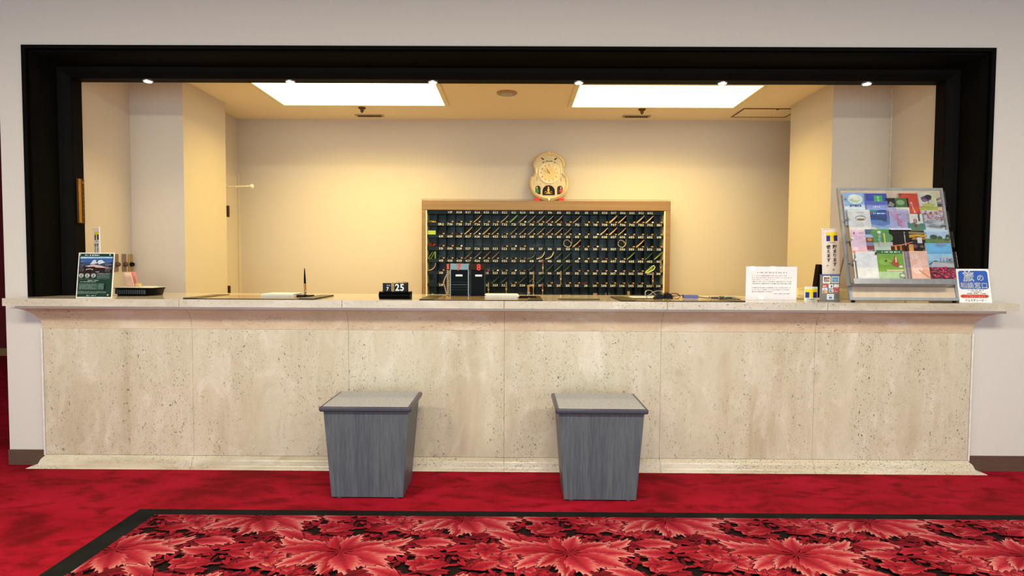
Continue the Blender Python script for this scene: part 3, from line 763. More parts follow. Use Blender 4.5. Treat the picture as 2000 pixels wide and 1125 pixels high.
# leaflets leaning in the pigeonholes
TAN, GRN, BRN, LIM = '#b49a6c', '#7d9a4a', '#a8745a', '#b8cc5c'
DIAG = {8: {5: (TAN, .005), 8: (TAN, .005), 9: (GRN, .009), 10: (TAN, .005), 11: (TAN, .004), 12: (TAN, .004), 13: (TAN, .004), 14: (TAN, .005), 16: (TAN, .004), 20: ('#c8a878', .009), 21: ('#c8a878', .006), 23: ('#b8a078', .008), 24: ('#d8b888', .006)},
        7: {4: (TAN, .007), 5: (TAN, .005), 6: (TAN, .007), 7: ('#8d7c5c', .006), 9: ('#6d6a50', .006), 10: (TAN, .003), 11: (TAN, .004), 12: (TAN, .004), 13: (TAN, .003), 14: ('#c4a060', .004), 15: (TAN, .003), 19: ('#d8b480', .006), 20: ('#d8a870', .007), 21: ('#c8a878', .005)},
        6: {16: ('#b89868', .007), 23: ('#d8b070', .007)},
        5: {4: (BRN, .003), 5: ('#9a8a70', .003), 6: (BRN, .004), 7: (BRN, .004), 14: (GRN, .0018), 15: (GRN, .0018), 22: (LIM, .003), 24: (GRN, .0015), 25: (LIM, .004), 12: (GRN, .0015), 13: (GRN, .0012)},
        4: {11: (GRN, .001), 13: (GRN, .0015), 14: ('#9ac05c', .002), 15: (GRN, .0015)},
        3: {7: (GRN, .0015), 8: (GRN, .001), 10: (GRN, .0015), 11: ('#9ab060', .002), 12: (GRN, .0018)}}
NAMEC = {TAN: 'tan', GRN: 'green', BRN: 'brown', LIM: 'lime green'}
for r, d in DIAG.items():
    for c, (colr, th) in d.items():
        x0 = CLx+c*CW+.004; x1 = x0+CW-.009; z0 = shelf_top(r)+th/2+.001; z1 = z0+.066
        n = 6; pts = [(x0+(x1-x0)*k/n, 0, z0+(z1-z0)*k/n - .004*math.sin(PI*k/n)) for k in range(n+1)]
        q = MB(); q.ribbon([(p[0], YR+.012, p[2]) for p in pts], th*1.3, (0, .085, 0), K(colr, .6))
        solo(q, 'leaflet', '%s leaflet leaning diagonally in the pigeonhole marked %s' % (NAMEC.get(colr, 'tan'), words(cellname(r, c))), 'leaflet', (x0, YR+.028, z0), 'leaflets in the pigeonholes')
def curl(name, r, c, pts, th, mat, label, dep=.08, y0=.012):
    x0 = CLx+c*CW; z0 = shelf_top(r); q = MB()
    q.ribbon([(x0+px*CW, YR+y0, z0+.0015+pz*.078) for px, pz in pts], th, (0, dep, 0), mat)
    return solo(q, name, label, 'leaflet', (x0, YR+y0, z0), 'curled leaflets in the pigeonholes')
loop = [(p.x, p.y) for p in cat([(a, b, 0) for a, b in [(.95, .98), (.97, .7), (.93, .45), (.8, .62), (.55, .82), (.3, .85), (.12, .68), (.06, .42), (.16, .18), (.38, .06), (.62, .05), (.84, .2), (.93, .42)]], 4)]
curl('rolled_leaflet', 6, 15, loop, .004, K('#d9c49a'), 'cream leaflet rolled into a loop in pigeonhole six one three')
curl('rolled_leaflet', 6, 21, loop, .004, K('#d9c49a'), 'cream leaflet rolled into a loop in pigeonhole six zero six')
bend = [(p.x, p.y) for p in cat([(a, b, 0) for a, b in [(.04, .05), (.25, .08), (.5, .16), (.72, .34), (.88, .62), (.95, .9)]], 4)]
curl('curled_leaflet', 5, 12, bend, .006, K('#dfcb98'), 'cream leaflet curling upward in pigeonhole five one seven', y0=.002, dep=.07)
curl('curled_leaflet', 5, 13, bend, .007, K('#dfcb98'), 'cream leaflet curling upward in pigeonhole five one six', y0=.002, dep=.07)
curl('curled_leaflet', 5, 11, bend, .002, K('#a8c060'), 'thin green leaflet curling upward in pigeonhole five one eight')
curl('curled_leaflet', 4, 0, [(.0, .05), (.25, .07), (.5, .18), (.7, .35), (.85, .6), (.86, .9)], .006, K('#d8c090'), 'cream leaflet curling upward in the unnumbered pigeonhole, leftmost column of the key rack')
q = MB(); x0 = CLx+24*CW; z0 = shelf_top(4)
q.ribbon([(x0+.004, YR-.02, z0-.004), (x0+.045, YR-.02, z0+.030), (x0+.074, YR-.02, z0+.058)], .004, (0, .10, 0), K('#c3cf74'))
q.ribbon([(x0+.004, YR-.02, z0-.010), (x0+.050, YR-.02, z0+.004), (x0+.078, YR-.02, z0+.022), (x0+.090, YR-.02, z0+.046), (x0+.076, YR-.02, z0+.060)], .007, (0, .10, 0), K('#dcd9a4'))
q.ribbon([(x0+.010, YR-.015, z0-.002), (x0+.055, YR-.015, z0+.018), (x0+.072, YR-.015, z0+.048)], .012, (0, .06, 0), K('#6f9a2c'))
solo(q, 'folded_leaflet', 'thick folded green and cream leaflet bulging out of pigeonhole three zero two', 'leaflet', (x0, YR, z0))
# leftmost column odds and ends
def col0(r, fn, name, label, cat):
    x0 = CLx+.004; z0 = shelf_top(r); q = MB(); fn(q, x0, z0); return solo(q, name, label, cat, (x0, YR, z0))
def f1(q, x, z):
    for k in range(7): q.tube([(x+.004+.005*k, YR-.004+.004*(k % 3), z+.003+.004*(k % 2)), (x+.020+.006*k, YR+.02, z+.014-.003*(k % 3))], .0045, K(('#c48a30', '#8a5a20', '#d8a848')[k % 3], .35, .4), 6)
    q.tube([(x+.04, YR-.004, z+.004), (x+.072, YR-.004, z+.004)], .002, M_BRASS, 6)
col0(8, f1, 'key_bundle', 'bundle of brass keys in the top left pigeonhole', 'keys')
col0(7, lambda q, x, z: q.box(x-.002, x+.070, YR-.008, YR+.06, z, z+.036, K('#a3b94a', .5)), 'green_box', 'lime green box in the leftmost column of the key rack', 'box')
def f3(q, x, z):
    for k in range(11):
        a = k*.57; q.tube([(x+.034, YR+.006, z+.006), (x+.034+.03*math.cos(a), YR+.006+.008*math.sin(3*a), z+.022+.014*math.sin(a)), (x+.034+.036*math.cos(a+.3), YR+.004, z+.016+.014*math.sin(a+.3))], [.002, .006, .002], K(('#6e1c16', '#8c2a1e', '#2a1512')[k % 3], .5), 6)
col0(6, f3, 'dried_flowers', 'dark red cluster of dried flowers in the leftmost column of the key rack', 'flowers')
def f4(q, x, z):
    q.ribbon([(x+.002, YR-.004, z+.003), (x+.030, YR-.004, z+.004), (x+.060, YR-.004, z+.062), (x+.034, YR-.004, z+.052), (x+.004, YR-.004, z+.004)], .003, (0, .06, 0), K('#8fa83a'))
    q.ribbon([(x+.066, YR-.004, z+.002), (x+.066, YR-.004, z+.064)], .006, (0, .05, 0), K('#9db845'))
col0(5, f4, 'green_card', 'folded lime green card in the leftmost column of the key rack', 'card')
def f5(q, x, z):
    for k in range(6): q.tube([(x+.01*k, YR-.006, z+.004), (x+.008+.01*k, YR, z+.014-.002*(k % 2)), (x+.014+.01*k, YR, z+.006)], .003, K('#b9a26e', .4, .4), 6)
def at_bottom(px0, px1, py0, mat, name, label, cat, shape=0):
    a, b = atY(px0, py0, YR-.02), atY(px1, py0, YR-.02); z0 = zat(582, YR, 1066)+.001; q = MB()
    if shape == 0: q.box(a.x, b.x, YR+.0, YR+.05, z0, a.z, mat)
    elif shape == 1: q.tube([(a.x, YR, z0+.004), ((a.x+b.x)/2, YR, a.z), (b.x, YR, z0+.004)], .004, mat, 8)
    else:
        q.box(a.x, b.x, YR-.004, YR+.0, z0+.012, a.z, mat); q.box(a.x-.008, b.x+.008, YR-.008, YR+.02, z0, z0+.012, K('#c0b048'))
    return solo(q, name, label, cat, (a.x, YR, z0))
at_bottom(837, 852, 574, K('#b9a26e', .4, .4), 'key_bundle', 'tangle of brass keys at the bottom left corner of the key rack', 'keys', 1)
at_bottom(1102, 1115, 575, K('#4a3a26'), 'leather_pouch', 'brown pouch in the bottom row of the key rack under two one three', 'pouch')
at_bottom(1159, 1167, 573, K('#8a8478', .3, .3), 'key_tag', 'grey tag in the bottom row of the key rack under two one zero', 'tag')
at_bottom(1226, 1231, 569, K('#8f7a50'), 'card_holder', 'small tan card on a yellow base in the bottom row of the key rack', 'card holder', 2)
at_bottom(1182, 1186, 571, K('#9a94a0', .3, .4), 'key_tag', 'pale round tag in the bottom row of the key rack under two zero eight', 'tag', 1)
at_bottom(1188, 1193, 571, K('#8a6a40', .3, .5), 'key_tag', 'small brass tag in the bottom row of the key rack near two zero seven', 'tag', 1)
q = MB(); x0 = CLx+17*CW; z0 = shelf_top(3)
q.box(x0+.004, x0+.062, YR-.006, YR+.01, z0, z0+.006, K('#6a1a22', .3), Matrix.Translation((x0, 0, z0)) @ Matrix.Rotation(-.16, 4, 'Y') @ Matrix.Translation((-x0, 0, -z0)))
solo(q, 'red_pen', 'dark red pen lying in pigeonhole three one one of the key rack', 'pen', (x0, YR, z0))
q = MB(); x0 = CLx+3*CW; z0 = shelf_top(7)
q.tube([(x0+.004, YR+.005, z0+.034), (x0+.050, YR+.01, z0+.004)], .003, M_BLACK, 8); solo(q, 'black_pen', 'black pen leaning in pigeonhole seven two eight of the key rack', 'pen', (x0, YR, z0))
# keys hanging down in front of the rack on fobs
HG = [(1060.5, 506, 535, 'red', 'below four one seven'), (1291, 507, 533, 'brass', 'beside four zero one'), (954, 552, 575, 'brass', 'right of box eight'), (989, 551, 575, 'brass', 'beside two two two'),
      (1042, 530, 577, 'brass', 'beside two one eight'), (1060, 553, 577, 'red', 'beside two one seven'), (1095.5, 529, 556, 'brass', 'beside three one five'), (1275.5, 532, 560, 'pink', 'below the bulging green leaflet')]
def hanging(px, ya, yb, kind, lb):
    a, b = atY(px, ya, YR-.02), atY(px, yb, YR-.02); hh = a.z-b.z
    t = thing('hanging_key', {'red': 'key on a red fob', 'brass': 'brass key on a short fob', 'pink': 'key on a pale pink strap'}[kind]+' hanging on the key rack '+lb, 'key', (a.x, YR-.016, b.z), group='keys hanging on the rack front')
    q = MB(); q.tube([(0, .004, hh), (0, 0, hh*.97), (0, 0, hh*.60)], [.002, .005, .0045], K({'red': '#8c3a34', 'brass': '#9a8058', 'pink': '#c09a94'}[kind], .4), 8); q.build('fob', t)
    q = MB(); q.tube([(.008*math.sin(2*PI*k/12), 0, hh*.53+.009*math.cos(2*PI*k/12)) for k in range(13)], .0016, M_STEEL, 6, False); q.build('key_ring', t)
    q = MB(); q.lathe([(.001, hh*.48), (.007, hh*.44), (.008, hh*.36), (.0035, hh*.28), (.003, .0)], K('#b89a62', .3, .7), 10, Matrix.Diagonal((1, .35, 1, 1))); q.box(0, .006, -.001, .001, hh*.03, hh*.09, K('#b89a62', .3, .7)); q.build('key_blade', t)
for h_ in HG: hanging(*h_)

# ================================================================== CLOCK
zk = (YR+.05)/FPX/9.375
hw = [(120, 0), (124, 60), (150, 130), (180, 188), (220, 232), (260, 258), (300, 278), (340, 287), (372, 291), (382, 296), (392, 288), (410, 278), (450, 268), (480, 267), (520, 274), (560, 294), (582, 318), (592, 334), (620, 342), (680, 351), (740, 353), (800, 342), (860, 316), (900, 290), (950, 236), (990, 168), (1015, 92), (1029, 0)]
def outline(s=1.0, yc=575, sy=None):
    sy = sy or s
    R_ = [(w_*s*zk, (yc-y)*sy*zk) for y, w_ in hw]; Lf = [(-x, y) for x, y in R_[1:-1]][::-1]
    return R_[::-1] + [R_[0]] * 0 + [(-x, y) for x, y in R_[1:-1]]
def _smooth(p, n=4):
    out = []
    for i in range(len(p)-1):
        a, b, c, d = p[max(0, i-1)], p[i], p[i+1], p[min(len(p)-1, i+2)]
        for k in range(n):
            t = k/n; f = lambda j: .5*((2*b[j]) + (-a[j]+c[j])*t + (2*a[j]-5*b[j]+4*c[j]-d[j])*t*t + (-a[j]+3*b[j]-3*c[j]+d[j])*t**3)
            out.append((f(0), max(0, f(1))))
    return out + [p[-1]]
hw = _smooth(hw)
def out_pts(s, yc=575, sy=None):
    sy = sy or s
    right = [(w_*s*zk, (yc-y)*sy*zk) for y, w_ in hw]            # top -> bottom on the right
    left = [(-x, y) for x, y in right[1:-1]][::-1]               # bottom -> top on the left
    return (right + left)[::-1]                                   # counter-clockwise seen from the front
cc = atY(1072.5, 280+575/9.375, YR+.06)
lean = .10
clk = thing('wall_clock', 'ornate cream guitar-shaped clock with figurines standing on the key rack', 'clock', (cc.x, YR+.052, RT+.0))
clk.rotation_euler = (-lean, 0, 0)
oz = (1029-575)*zk+.002
def cpoint(zx, zy): return ((zx-588)*zk, (575-zy)*zk)
M_CK = K('#d9c49a', .35); M_CKL = K('#e6d8b8', .3); M_CKD = K('#b79a62', .35, .3)
U, V = Vector((1, 0, 0)), Vector((0, 0, 1))
q = MB(); q.prism(out_pts(1.0), (0, .022, oz), U, V, (0, -.030, 0), M_CKD, True); q.build('case', clk, None, .003)
def ringp(q, s0, s1, y0, y1, mat):
    A = out_pts(s0); B = out_pts(s1, 575, s1*1.0); n = len(A)
    vs = [(x, y0, z+oz) for x, z in A] + [(x*.5+u_*.5, y1, (z+w_)*.5+oz) for (x, z), (u_, w_) in zip(A, B)] + [(x, y0, z+oz) for x, z in B]
    q.add(vs, [(i, (i+1) % n, n+(i+1) % n, n+i) for i in range(n)] + [(n+i, n+(i+1) % n, 2*n+(i+1) % n, 2*n+i) for i in range(n)], mat, True)
q = MB(); ringp(q, .985, .84, -.010, -.026, M_CK); q.build('rim', clk)
q = MB(); q.prism(out_pts(.85), (0, -.006, oz), U, V, (0, -.005, 0), K('#cbbba0', .3)); q.build('inner_panel', clk)
dc = cpoint(592, 510)
q = MB(); fr = Face(q, (dc[0]-.1, -.0144, dc[1]-.1+oz), (1, 0, 0), (0, 0, 1), .2, .2)
q.lathe([(.098, 0), (.099, .006), (.093, .0085), (.088, .003), (.002, .003)], M_CKL, 40, Matrix.Translation((dc[0], -.0112, dc[1]+oz)) @ Matrix.Rotation(PI/2, 4, 'X'))
fr.e(.5, .5, .43, .43, '#decdab', 40); fr.e(.5, .5, .30, .30, '#d8c090', 32)
for h in range(1, 13):
    a = PI/2 - h*PI/6; s_ = str(h)
    fr.lift = .0004
    q.text(s_, .026, (dc[0]+.072*math.cos(a), -.0158, dc[1]+oz+.072*math.sin(a)-.009), (1, 0, 0), (0, 0, 1), K('#6f5238'), 'c', .0)
dial = q.build('dial', clk)
for nm, ang, ln, w_ in (('hour_hand', PI/2+.62, .046, .0035), ('minute_hand', PI/2+1.22, .060, .0022)):
    q = MB(); d = (math.cos(ang), math.sin(ang)); nn = (-d[1], d[0])
    q.prism([(-d[0]*.01+nn[0]*w_*.4, -d[1]*.01+nn[1]*w_*.4), (-d[0]*.01-nn[0]*w_*.4, -d[1]*.01-nn[1]*w_*.4), (d[0]*ln*.7-nn[0]*w_, d[1]*ln*.7-nn[1]*w_), (d[0]*ln, d[1]*ln), (d[0]*ln*.7+nn[0]*w_, d[1]*ln*.7+nn[1]*w_)][::1], (dc[0], -.0168-(.001 if nm[0] == 'm' else 0), dc[1]+oz), U, V, (0, -.0008, 0), K('#7a5c2c' if nm[0] == 'h' else '#b09868', .3, .4)); q.build(nm, dial)
q = MB(); q.lathe([(.004, -.0005), (.003, .003)], M_BRASS, 12, Matrix.Translation((dc[0], -.0175, dc[1]+oz)) @ Matrix.Rotation(PI/2, 4, 'X')); q.build('hub', dial)
def arch(zx0, zx1, zy0, zy1, k=1):
    (x0, z1), (x1, z0) = cpoint(zx0, zy0), cpoint(zx1, zy1); cx = (x0+x1)/2; rx = (x1-x0)/2; rz = min(rx, (z1-z0)*.9)
    return [(x0, z0), (x1, z0)] + [(cx+rx*math.cos(PI*j/12), z1-rz+rz*math.sin(PI*j/12)) for j in range(13)]
q = MB(); q.prism(arch(468, 694, 738, 920), (0, -.0112, oz), U, V, (0, -.0035, 0), K('#26262c', .2)); q.build('pendulum_window', clk)
q = MB(); q.prism(arch(340, 432, 748, 905), (0, -.0112, oz), U, V, (0, -.003, 0), K('#3a3836', .3)); q.prism(arch(736, 836, 748, 905), (0, -.0112, oz), U, V, (0, -.003, 0), K('#3a3836', .3)); q.build('side_window', clk)
q = MB(); fx, fz = cpoint(575, 900)
q.lathe([(.030, 0), (.032, .006), (.014, .010), (.006, .020), (.010, .030), (.012, .042), (.004, .052), (.008, .060), (.001, .070)], K('#cfa850', .25, .6), 14, Matrix.Translation((fx, -.016, fz+oz)) @ Matrix.Diagonal((1, .35, 1, 1)))
for sx in (-1, 1): q.tube([(fx+sx*.005, -.018, fz+oz+.012), (fx+sx*.028, -.018, fz+oz+.022), (fx+sx*.034, -.018, fz+oz+.012)], .004, K('#cfa850', .25, .6), 6)
q.build('gold_figure', clk)
for zx, colr, nm in ((368, '#2f7d50', 'green_figure'), (800, '#b03434', 'red_figure')):
    fx, fz = cpoint(zx, 880); q = MB()
    q.lathe([(.012, 0), (.017, .012), (.014, .028), (.006, .036), (.001, .038)], K(colr, .4), 12, Matrix.Translation((fx, -.017, fz+oz)) @ Matrix.Diagonal((1, .35, 1, 1)))
    q.lathe([(.001, .036), (.007, .042), (.006, .050), (.001, .053)], K('#d9b48c', .4), 10, Matrix.Translation((fx, -.017, fz+oz)) @ Matrix.Diagonal((1, .5, 1, 1))); q.build(nm, clk)
for zy0, zy1, hw_, nm in ((180, 112, 32, 'top_finial'), (972, 1040, 30, 'bottom_finial')):
    q = MB(); p0, p1 = cpoint(588-hw_, zy0), cpoint(588, zy1)
    pts = [p0, (-p0[0], p0[1]), p1] if zy1 < zy0 else [(-p0[0], p0[1]), p0, p1]
    q.prism(pts, (0, -.020, oz), U, V, (0, -.008, 0), K('#e2bf6c' if zy1 < zy0 else '#e8e2d4', .3), False); q.build(nm, clk)
q = MB()
for sx in (-1, 1):
    for pts in ([(95, 250), (130, 232), (150, 238), (120, 262), (100, 272)], [(85, 300), (118, 318), (112, 330), (88, 312)]):
        P = [(sx*a_*zk, (575-b_)*zk) for a_, b_ in pts]
        q.prism(P if sx > 0 else P[::-1], (0, -.0112, oz), U, V, (0, -.002, 0), K('#2b2018'))
q.prism([(-62*zk, (575-300)*zk), (62*zk, (575-300)*zk), (58*zk, (575-288)*zk), (0, (575-293)*zk), (-58*zk, (575-288)*zk)], (0, -.0112, oz), U, V, (0, -.002, 0), K('#2b2018'))
q.build('cutouts', clk)
q = MB()
for sx in (-1, 1):
    a_ = [(x*zk*sx, -.014, (575-y)*zk+oz) for x, y in ((225, 590), (212, 615), (226, 640), (214, 655))]; q.tube(a_, .0022, K('#a48a5c', .3, .4), 6)
    q.box(sx*228*zk-.006, sx*228*zk+.006, -.020, -.011, (575-525)*zk+oz, (575-430)*zk+oz, M_CKL)
q.build('ornaments', clk)
for px, nb in ((1048.5, 'left'), (1096, 'right')):
    a, b = atY(px-5.5, 386.5, YR+.02), atY(px+5.5, 391.5, YR+.02)
    solo(MB().box(a.x, b.x, YR-.005, YR+.05, RT+.0003, RT+.024, K('#d0281c', .4)), 'red_block', 'small red block under the %s side of the clock' % nb, 'block', ((a.x+b.x)/2, YR+.02, RT), 'red blocks under the clock', .002)

# ================================================================== COUNTER-TOP THINGS
def onz(px, py): return atZ(px, py, ZC)
def yz(py, px=1000): return onz(px, py).y
def desk_pad(p0, p1, yf, yb, label):
    t = thing('desk_pad', label, 'desk pad', ((p0+p1)/2, (yf+yb)/2, ZC), group='leather desk pads on the counter')
    W = p1-p0; D = yb-yf
    q = MB(); q.box(-W/2, W/2, -D/2, D/2, .0003, .004, K('#2a2014', .3)); q.build('pad_base', t, None, .001)
    q = MB(); q.box(-W/2+.06, W/2-.06, -D/2+.006, D/2-.004, .0041, .0055, K('#a88c5c', .10)); q.build('writing_surface', t)
    for sx in (-1, 1):
        q = MB(); a, b = sorted((sx*(W/2), sx*(W/2-.085))); q.box(a, b, -D/2, D/2, .0041, .0085, K('#473a22', .3)); q.build('side_flap', t, None, .001)
    return t
YF = 3.515
pads = []
for pxa, pxb, pyf, lb in ((357, 612, 580, 'brown leather desk pad at the left end of the counter with a pen on it'), (819, 1060, 586, 'brown leather desk pad in the middle of the counter, left of the grey dish'), (1213, 1456, 587, 'brown leather desk pad on the right, with reading glasses on it')):
    pads.append(desk_pad(xat(pxa, YF, pyf), xat(pxb, YF, pyf), YF, YF+.40, lb))
ZD = ZC+.006
def papers(px0, px1, py, y, d, hgt, label, skew=.0, z=None):
    z = ZD if z is None else z
    a, b = xat(px0, y, py), xat(px1, y, py); q = MB(); n = 7
    rnd = random.Random(int(px0))
    for k in range(n):
        dx = rnd.uniform(-.005, .005); dy = rnd.uniform(-.006, .006)
        q.box(a+dx, b+dx, y+dy, y+d+dy, z+hgt*k/n+.0003, z+hgt*(k+.8)/n, M_PAPER)
    return solo(q, 'paper_stack', label, 'papers', ((a+b)/2, y, z), 'stacks of forms on the desk pads')
papers(510, 573, 578, 3.66, .16, .020, 'low stack of white forms on the left desk pad')
papers(948, 1012, 581, 3.66, .16, .022, 'low stack of white forms on the middle desk pad')
def pen_stand(px, py, ytop, y, label, tilt):
    b = xat(px, y, py); t = thing('pen_stand', label, 'pen stand', (b, y+.04, ZD), group='desk pens in stands')
    q = MB(); q.box(-.055, .048, -.035, .035, .0003, .010, M_BLACKG); q.build('stand_base', t, None, .003)
    q = MB(); q.lathe([(.009, .010), (.010, .014), (.006, .018), (.008, .026), (.0085, .034), (.006, .036)], M_STEEL, 16, Matrix.Translation((.002, 0, 0))); q.build('socket', t)
    hgt = zat(ytop, y+.04, px)-ZD
    q = MB(); A = Vector((.002, 0, .030)); B = Vector((.002+tilt, .01, hgt))
    f = lambda k: A.lerp(B, k)
    q.tube([f(0), f(.06), f(.3)], [.0045, .0065, .0068], K('#a86a28', .2), 12); q.tube([f(.30), f(.34)], [.0072, .0072], M_BRASS, 12)
    q.tube([f(.34), f(.6), f(.93), f(1)], [.0068, .0058, .0032, .0022], M_BLACKG, 12); q.build('pen', t)
    return t
pen_stand(591, 577, 524, 3.70, 'black and amber desk pen upright in a black stand on the left desk pad', -.006)
pen_stand(1032, 580, 527, 3.70, 'black and amber desk pen upright in a black stand on the middle desk pad', -.006)
# flip calendar
yk = 3.60; x0, x1 = xat(739.5, yk, 577), xat(801, yk, 577)
t = thing('flip_calendar', 'black desk flip calendar showing 7 and 25', 'calendar', ((x0+x1)/2, yk+.03, ZC)); L = t.location
q = MB(); q.tube([(x0, yk+.022, ZC+.023), (x1, yk+.022, ZC+.023)], .0228, M_BLACKG, 28); q.box(x0, x1, yk+.02, yk+.070, ZC+.0003, ZC+.046, M_BLACK); q.build('calendar_base', t, L, .001)
zc0, zc1 = ZC+.0462, zat(553, yk+.04, 770)
for a_, b_, nm in ((747.5, 764, 'month_card'), (769.5, 794, 'day_card')):
    xa, xb = xat(a_, yk+.04, 560), xat(b_, yk+.04, 560)
    q = MB(); q.box(xa, xb, yk+.040, yk+.050, zc0, zc1, K('#23262c', .4)); W = xb-xa; hh = zc1-zc0
    if nm == 'month_card':
        q.text('7', hh*.62, (xa+W*.60, yk+.0395, zc0+hh*.06), U, V, M_PAPER, 'c', .012)
        q.text('2019', hh*.20, (xa+W*.70, yk+.0395, zc0+hh*.74), U, V, K('#a8aab0'), 'c') if False else q.box(xa+W*.45, xa+W*.92, yk+.0392, yk+.0395, zc0+hh*.62, zc0+hh*.68, K('#8a8c92'))
        q.box(xa+W*.45, xa+W*.92, yk+.0392, yk+.0395, zc0+hh*.74, zc0+hh*.80, K('#8a8c92'))
    else: q.text('25', hh*1.16, (xa+W*.47, yk+.0395, zc0+hh*.08), U, V, M_PAPER, 'c', .022, sx=.95)
    q.build(nm, t, L)
q = MB(); xa, xb = xat(765, yk+.04, 560), xat(769, yk+.04, 560)
for k in range(5): q.tube([(xa+.002, yk+.046, zc0+.004+k*.010), (xb, yk+.040, zc0+.009+k*.010), (xa+.004, yk+.046, zc0+.012+k*.010)], .0022, M_BRASS, 6)
for k in range(7): q.tube([(xat(772+3.2*k, yk+.05, 552), yk+.05, zc1-.004), (xat(773+3.2*k, yk+.05, 552), yk+.055, zc1+.010+.004*math.sin(k*2)), (xat(775+3.2*k, yk+.05, 552), yk+.06, zc1-.002)], .0018, K('#b9a070' if k < 5 else '#7a3a34', .3, .3), 6)
q.box(xat(794, yk+.05, 560), xat(797, yk+.05, 560), yk+.045, yk+.06, zc0, zc1+.004, K('#3a1c16')); q.build('binding_rings', t, L)

# numbered drop boxes
yq = yz(579.5, 910); yq = min(yq, 4.08)
zt_, z7 = zat(515, yq, 910), zat(527, yq, 910)
def dropbox(p0, p1, num, head, label, red='#d8342c', side=False):
    x0, x1 = xat(p0, yq, 545), xat(p1, yq, 545)
    t = thing('number_box', label, 'box', ((x0+x1)/2, yq+.06, ZC), group='numbered black boxes'); L = t.location
    q = MB(); q.box(x0, x1, yq, yq+.11, ZC+.0003, z7-.0003, M_BLACKG); q.build('box_body', t, L, .002)
    q = MB(); q.box(x0+.002, x1-.002, yq, yq+.11, z7, zt_, K(head, .35)); hdr = q.build('header', t, L, .001)
    cx = (x0+x1)/2 + (.008 if num == '8' else .0)
    q = MB(); q.text(num, .056, (cx, yq-.0008, z7-.002), U, V, K(red, .5), 'c', .03); q.build('number', hdr, L)
    q = MB(); zl = zat(538, yq, 910); q.box(cx-.024, cx+.020, yq-.002, yq-.0002, zl-.006, zl+.006, M_PAPER); q.build('label_card', t, L)
    q = MB()
    for xx in (x0+.0035, x1-.0035): q.box(xx-.0035, xx+.0035, yq-.0025, yq-.0002, ZC+.001, z7, K('#7d8f98' if num == '7' else '#30302e', .3))
    q.build('edge_strip', t, L)
    if num == '7':
        q = MB()
        for k in range(4):
            z = zat(551+k*5, yq, 900); q.box(x0+.012, x1-.012, yq-.003, yq-.0002, z-.0015, z+.0012, K('#2c3034' if k != 1 else '#55595e', .3))
        q.build('louvre', t, L)
    return t
dropbox(878.5, 916, '7', '#7a929c', 'black box with red number 7 on a grey header, standing before the key rack')
dropbox(918, 948, '8', '#2c2010', 'black box with red number 8 on a brown header, right of box 7')
x0, x1 = xat(872.5, yq-.0, 545), xat(877, yq, 545)
q = MB(); q.box(x0, x1, yq+.001, yq+.008, ZC+.0003, zt_, M_BLACKM); n = 15; hh = (z7-ZC)/n
for k in range(n): q.add([(x0, yq, ZC+.002+k*hh), (x1, yq, ZC+.002+k*hh-hh*.35 if k else ZC+.002), (x1, yq, ZC+.002+k*hh+hh*.25), (x0, yq, ZC+.002+k*hh+hh*.6)], [(0, 1, 2, 3)], K('#c9a468'))
q.box(x0, x1, yq-.001, yq+.001, z7+.002, zt_-.001, K('#d8503c'))
solo(q, 'striped_strip', 'upright black and yellow striped strip with a red tip against the left of box 7', 'strip', (x0, yq, ZC))
# leather strap hanging behind the striped strip
xs = xat(870.5, yq, 553); q = MB(); q.tube([(xs+.006, yq+.02, zat(536, yq, 870)), (xs-.010, yq+.02, zat(546, yq, 870)), (xs-.016, yq+.02, zat(553, yq, 870)), (xs-.008, yq+.02, zat(560, yq, 870)), (xs+.006, yq+.02, ZC+.003)], .004, K('#b89a8c', .4), 8)
solo(q, 'leather_strap', 'pale looped strap standing just left of the striped strip', 'strap', (xs, yq+.02, ZC))
# grey dish
a, b = onz(1088, 582.5), onz(1173, 584); q = MB(); yy = 3.66
xa, xb = xat(1088, yy, 583), xat(1173, yy, 583)
q.lathe([(.06, .0003), (.95, .0015), (1.0, .006), (.93, .0055), (.10, .003)], K('#6d675c', .3, .3), 40, Matrix.Diagonal(((xb-xa)/2, .055, 1, 1)))
o = q.build('oval_dish'); o.location = ((xa+xb)/2, yy, ZC); tag(o, 'very shallow oval grey dish between the two right-hand desk pads', 'dish')

# reading glasses on the right pad
def lens_ring(q, c, rx, rz, mat, r=.0018, n=18, yaw=0):
    q.tube([(c[0]+rx*math.cos(2*PI*k/n)*math.cos(yaw), c[1]+rx*math.cos(2*PI*k/n)*math.sin(yaw), c[2]+rz*math.sin(2*PI*k/n)) for k in range(n+1)], r, mat, 6, False)
def glasses(px0, px1, y, mat, label, arch_h, loops, z=ZD):
    x0, x1 = xat(px0, y, 578), xat(px1, y, 578); cx = (x0+x1)/2; W = x1-x0
    t = thing('reading_glasses', label, 'glasses', (cx, y, z), group='reading glasses on the right desk pad')
    for sx in (-1, 1):
        q = MB(); lens_ring(q, (sx*W*.25, 0, .014), W*.20, .012, mat); q.build('lens_rim', t)
    q = MB(); q.tube([(-W*.05, 0, .016), (0, -.004, .020), (W*.05, 0, .016)], .0018, mat, 6); q.build('bridge', t)
    for sx, (h_, d_) in zip((-1, 1), loops):
        q = MB(); q.tube(cat([(sx*W*.45, 0, .014), (sx*W*.49, .02, arch_h*.6), (sx*W*.38, .05, arch_h), (sx*W*.1, .08, h_), (-sx*W*.25, .10, d_)]), .0026, mat, 8); q.build('temple', t)
    return t
glasses(1261, 1300, 3.66, K('#9a9ca0', .3, .6), 'grey wire reading glasses with arched temples on the right desk pad', .046, ((.048, .018), (.042, .010)))
glasses(1296, 1330, 3.70, K('#4a2c1a', .3), 'brown reading glasses with looped temples beside the grey pair', .030, ((.034, .014), (.026, .008)))
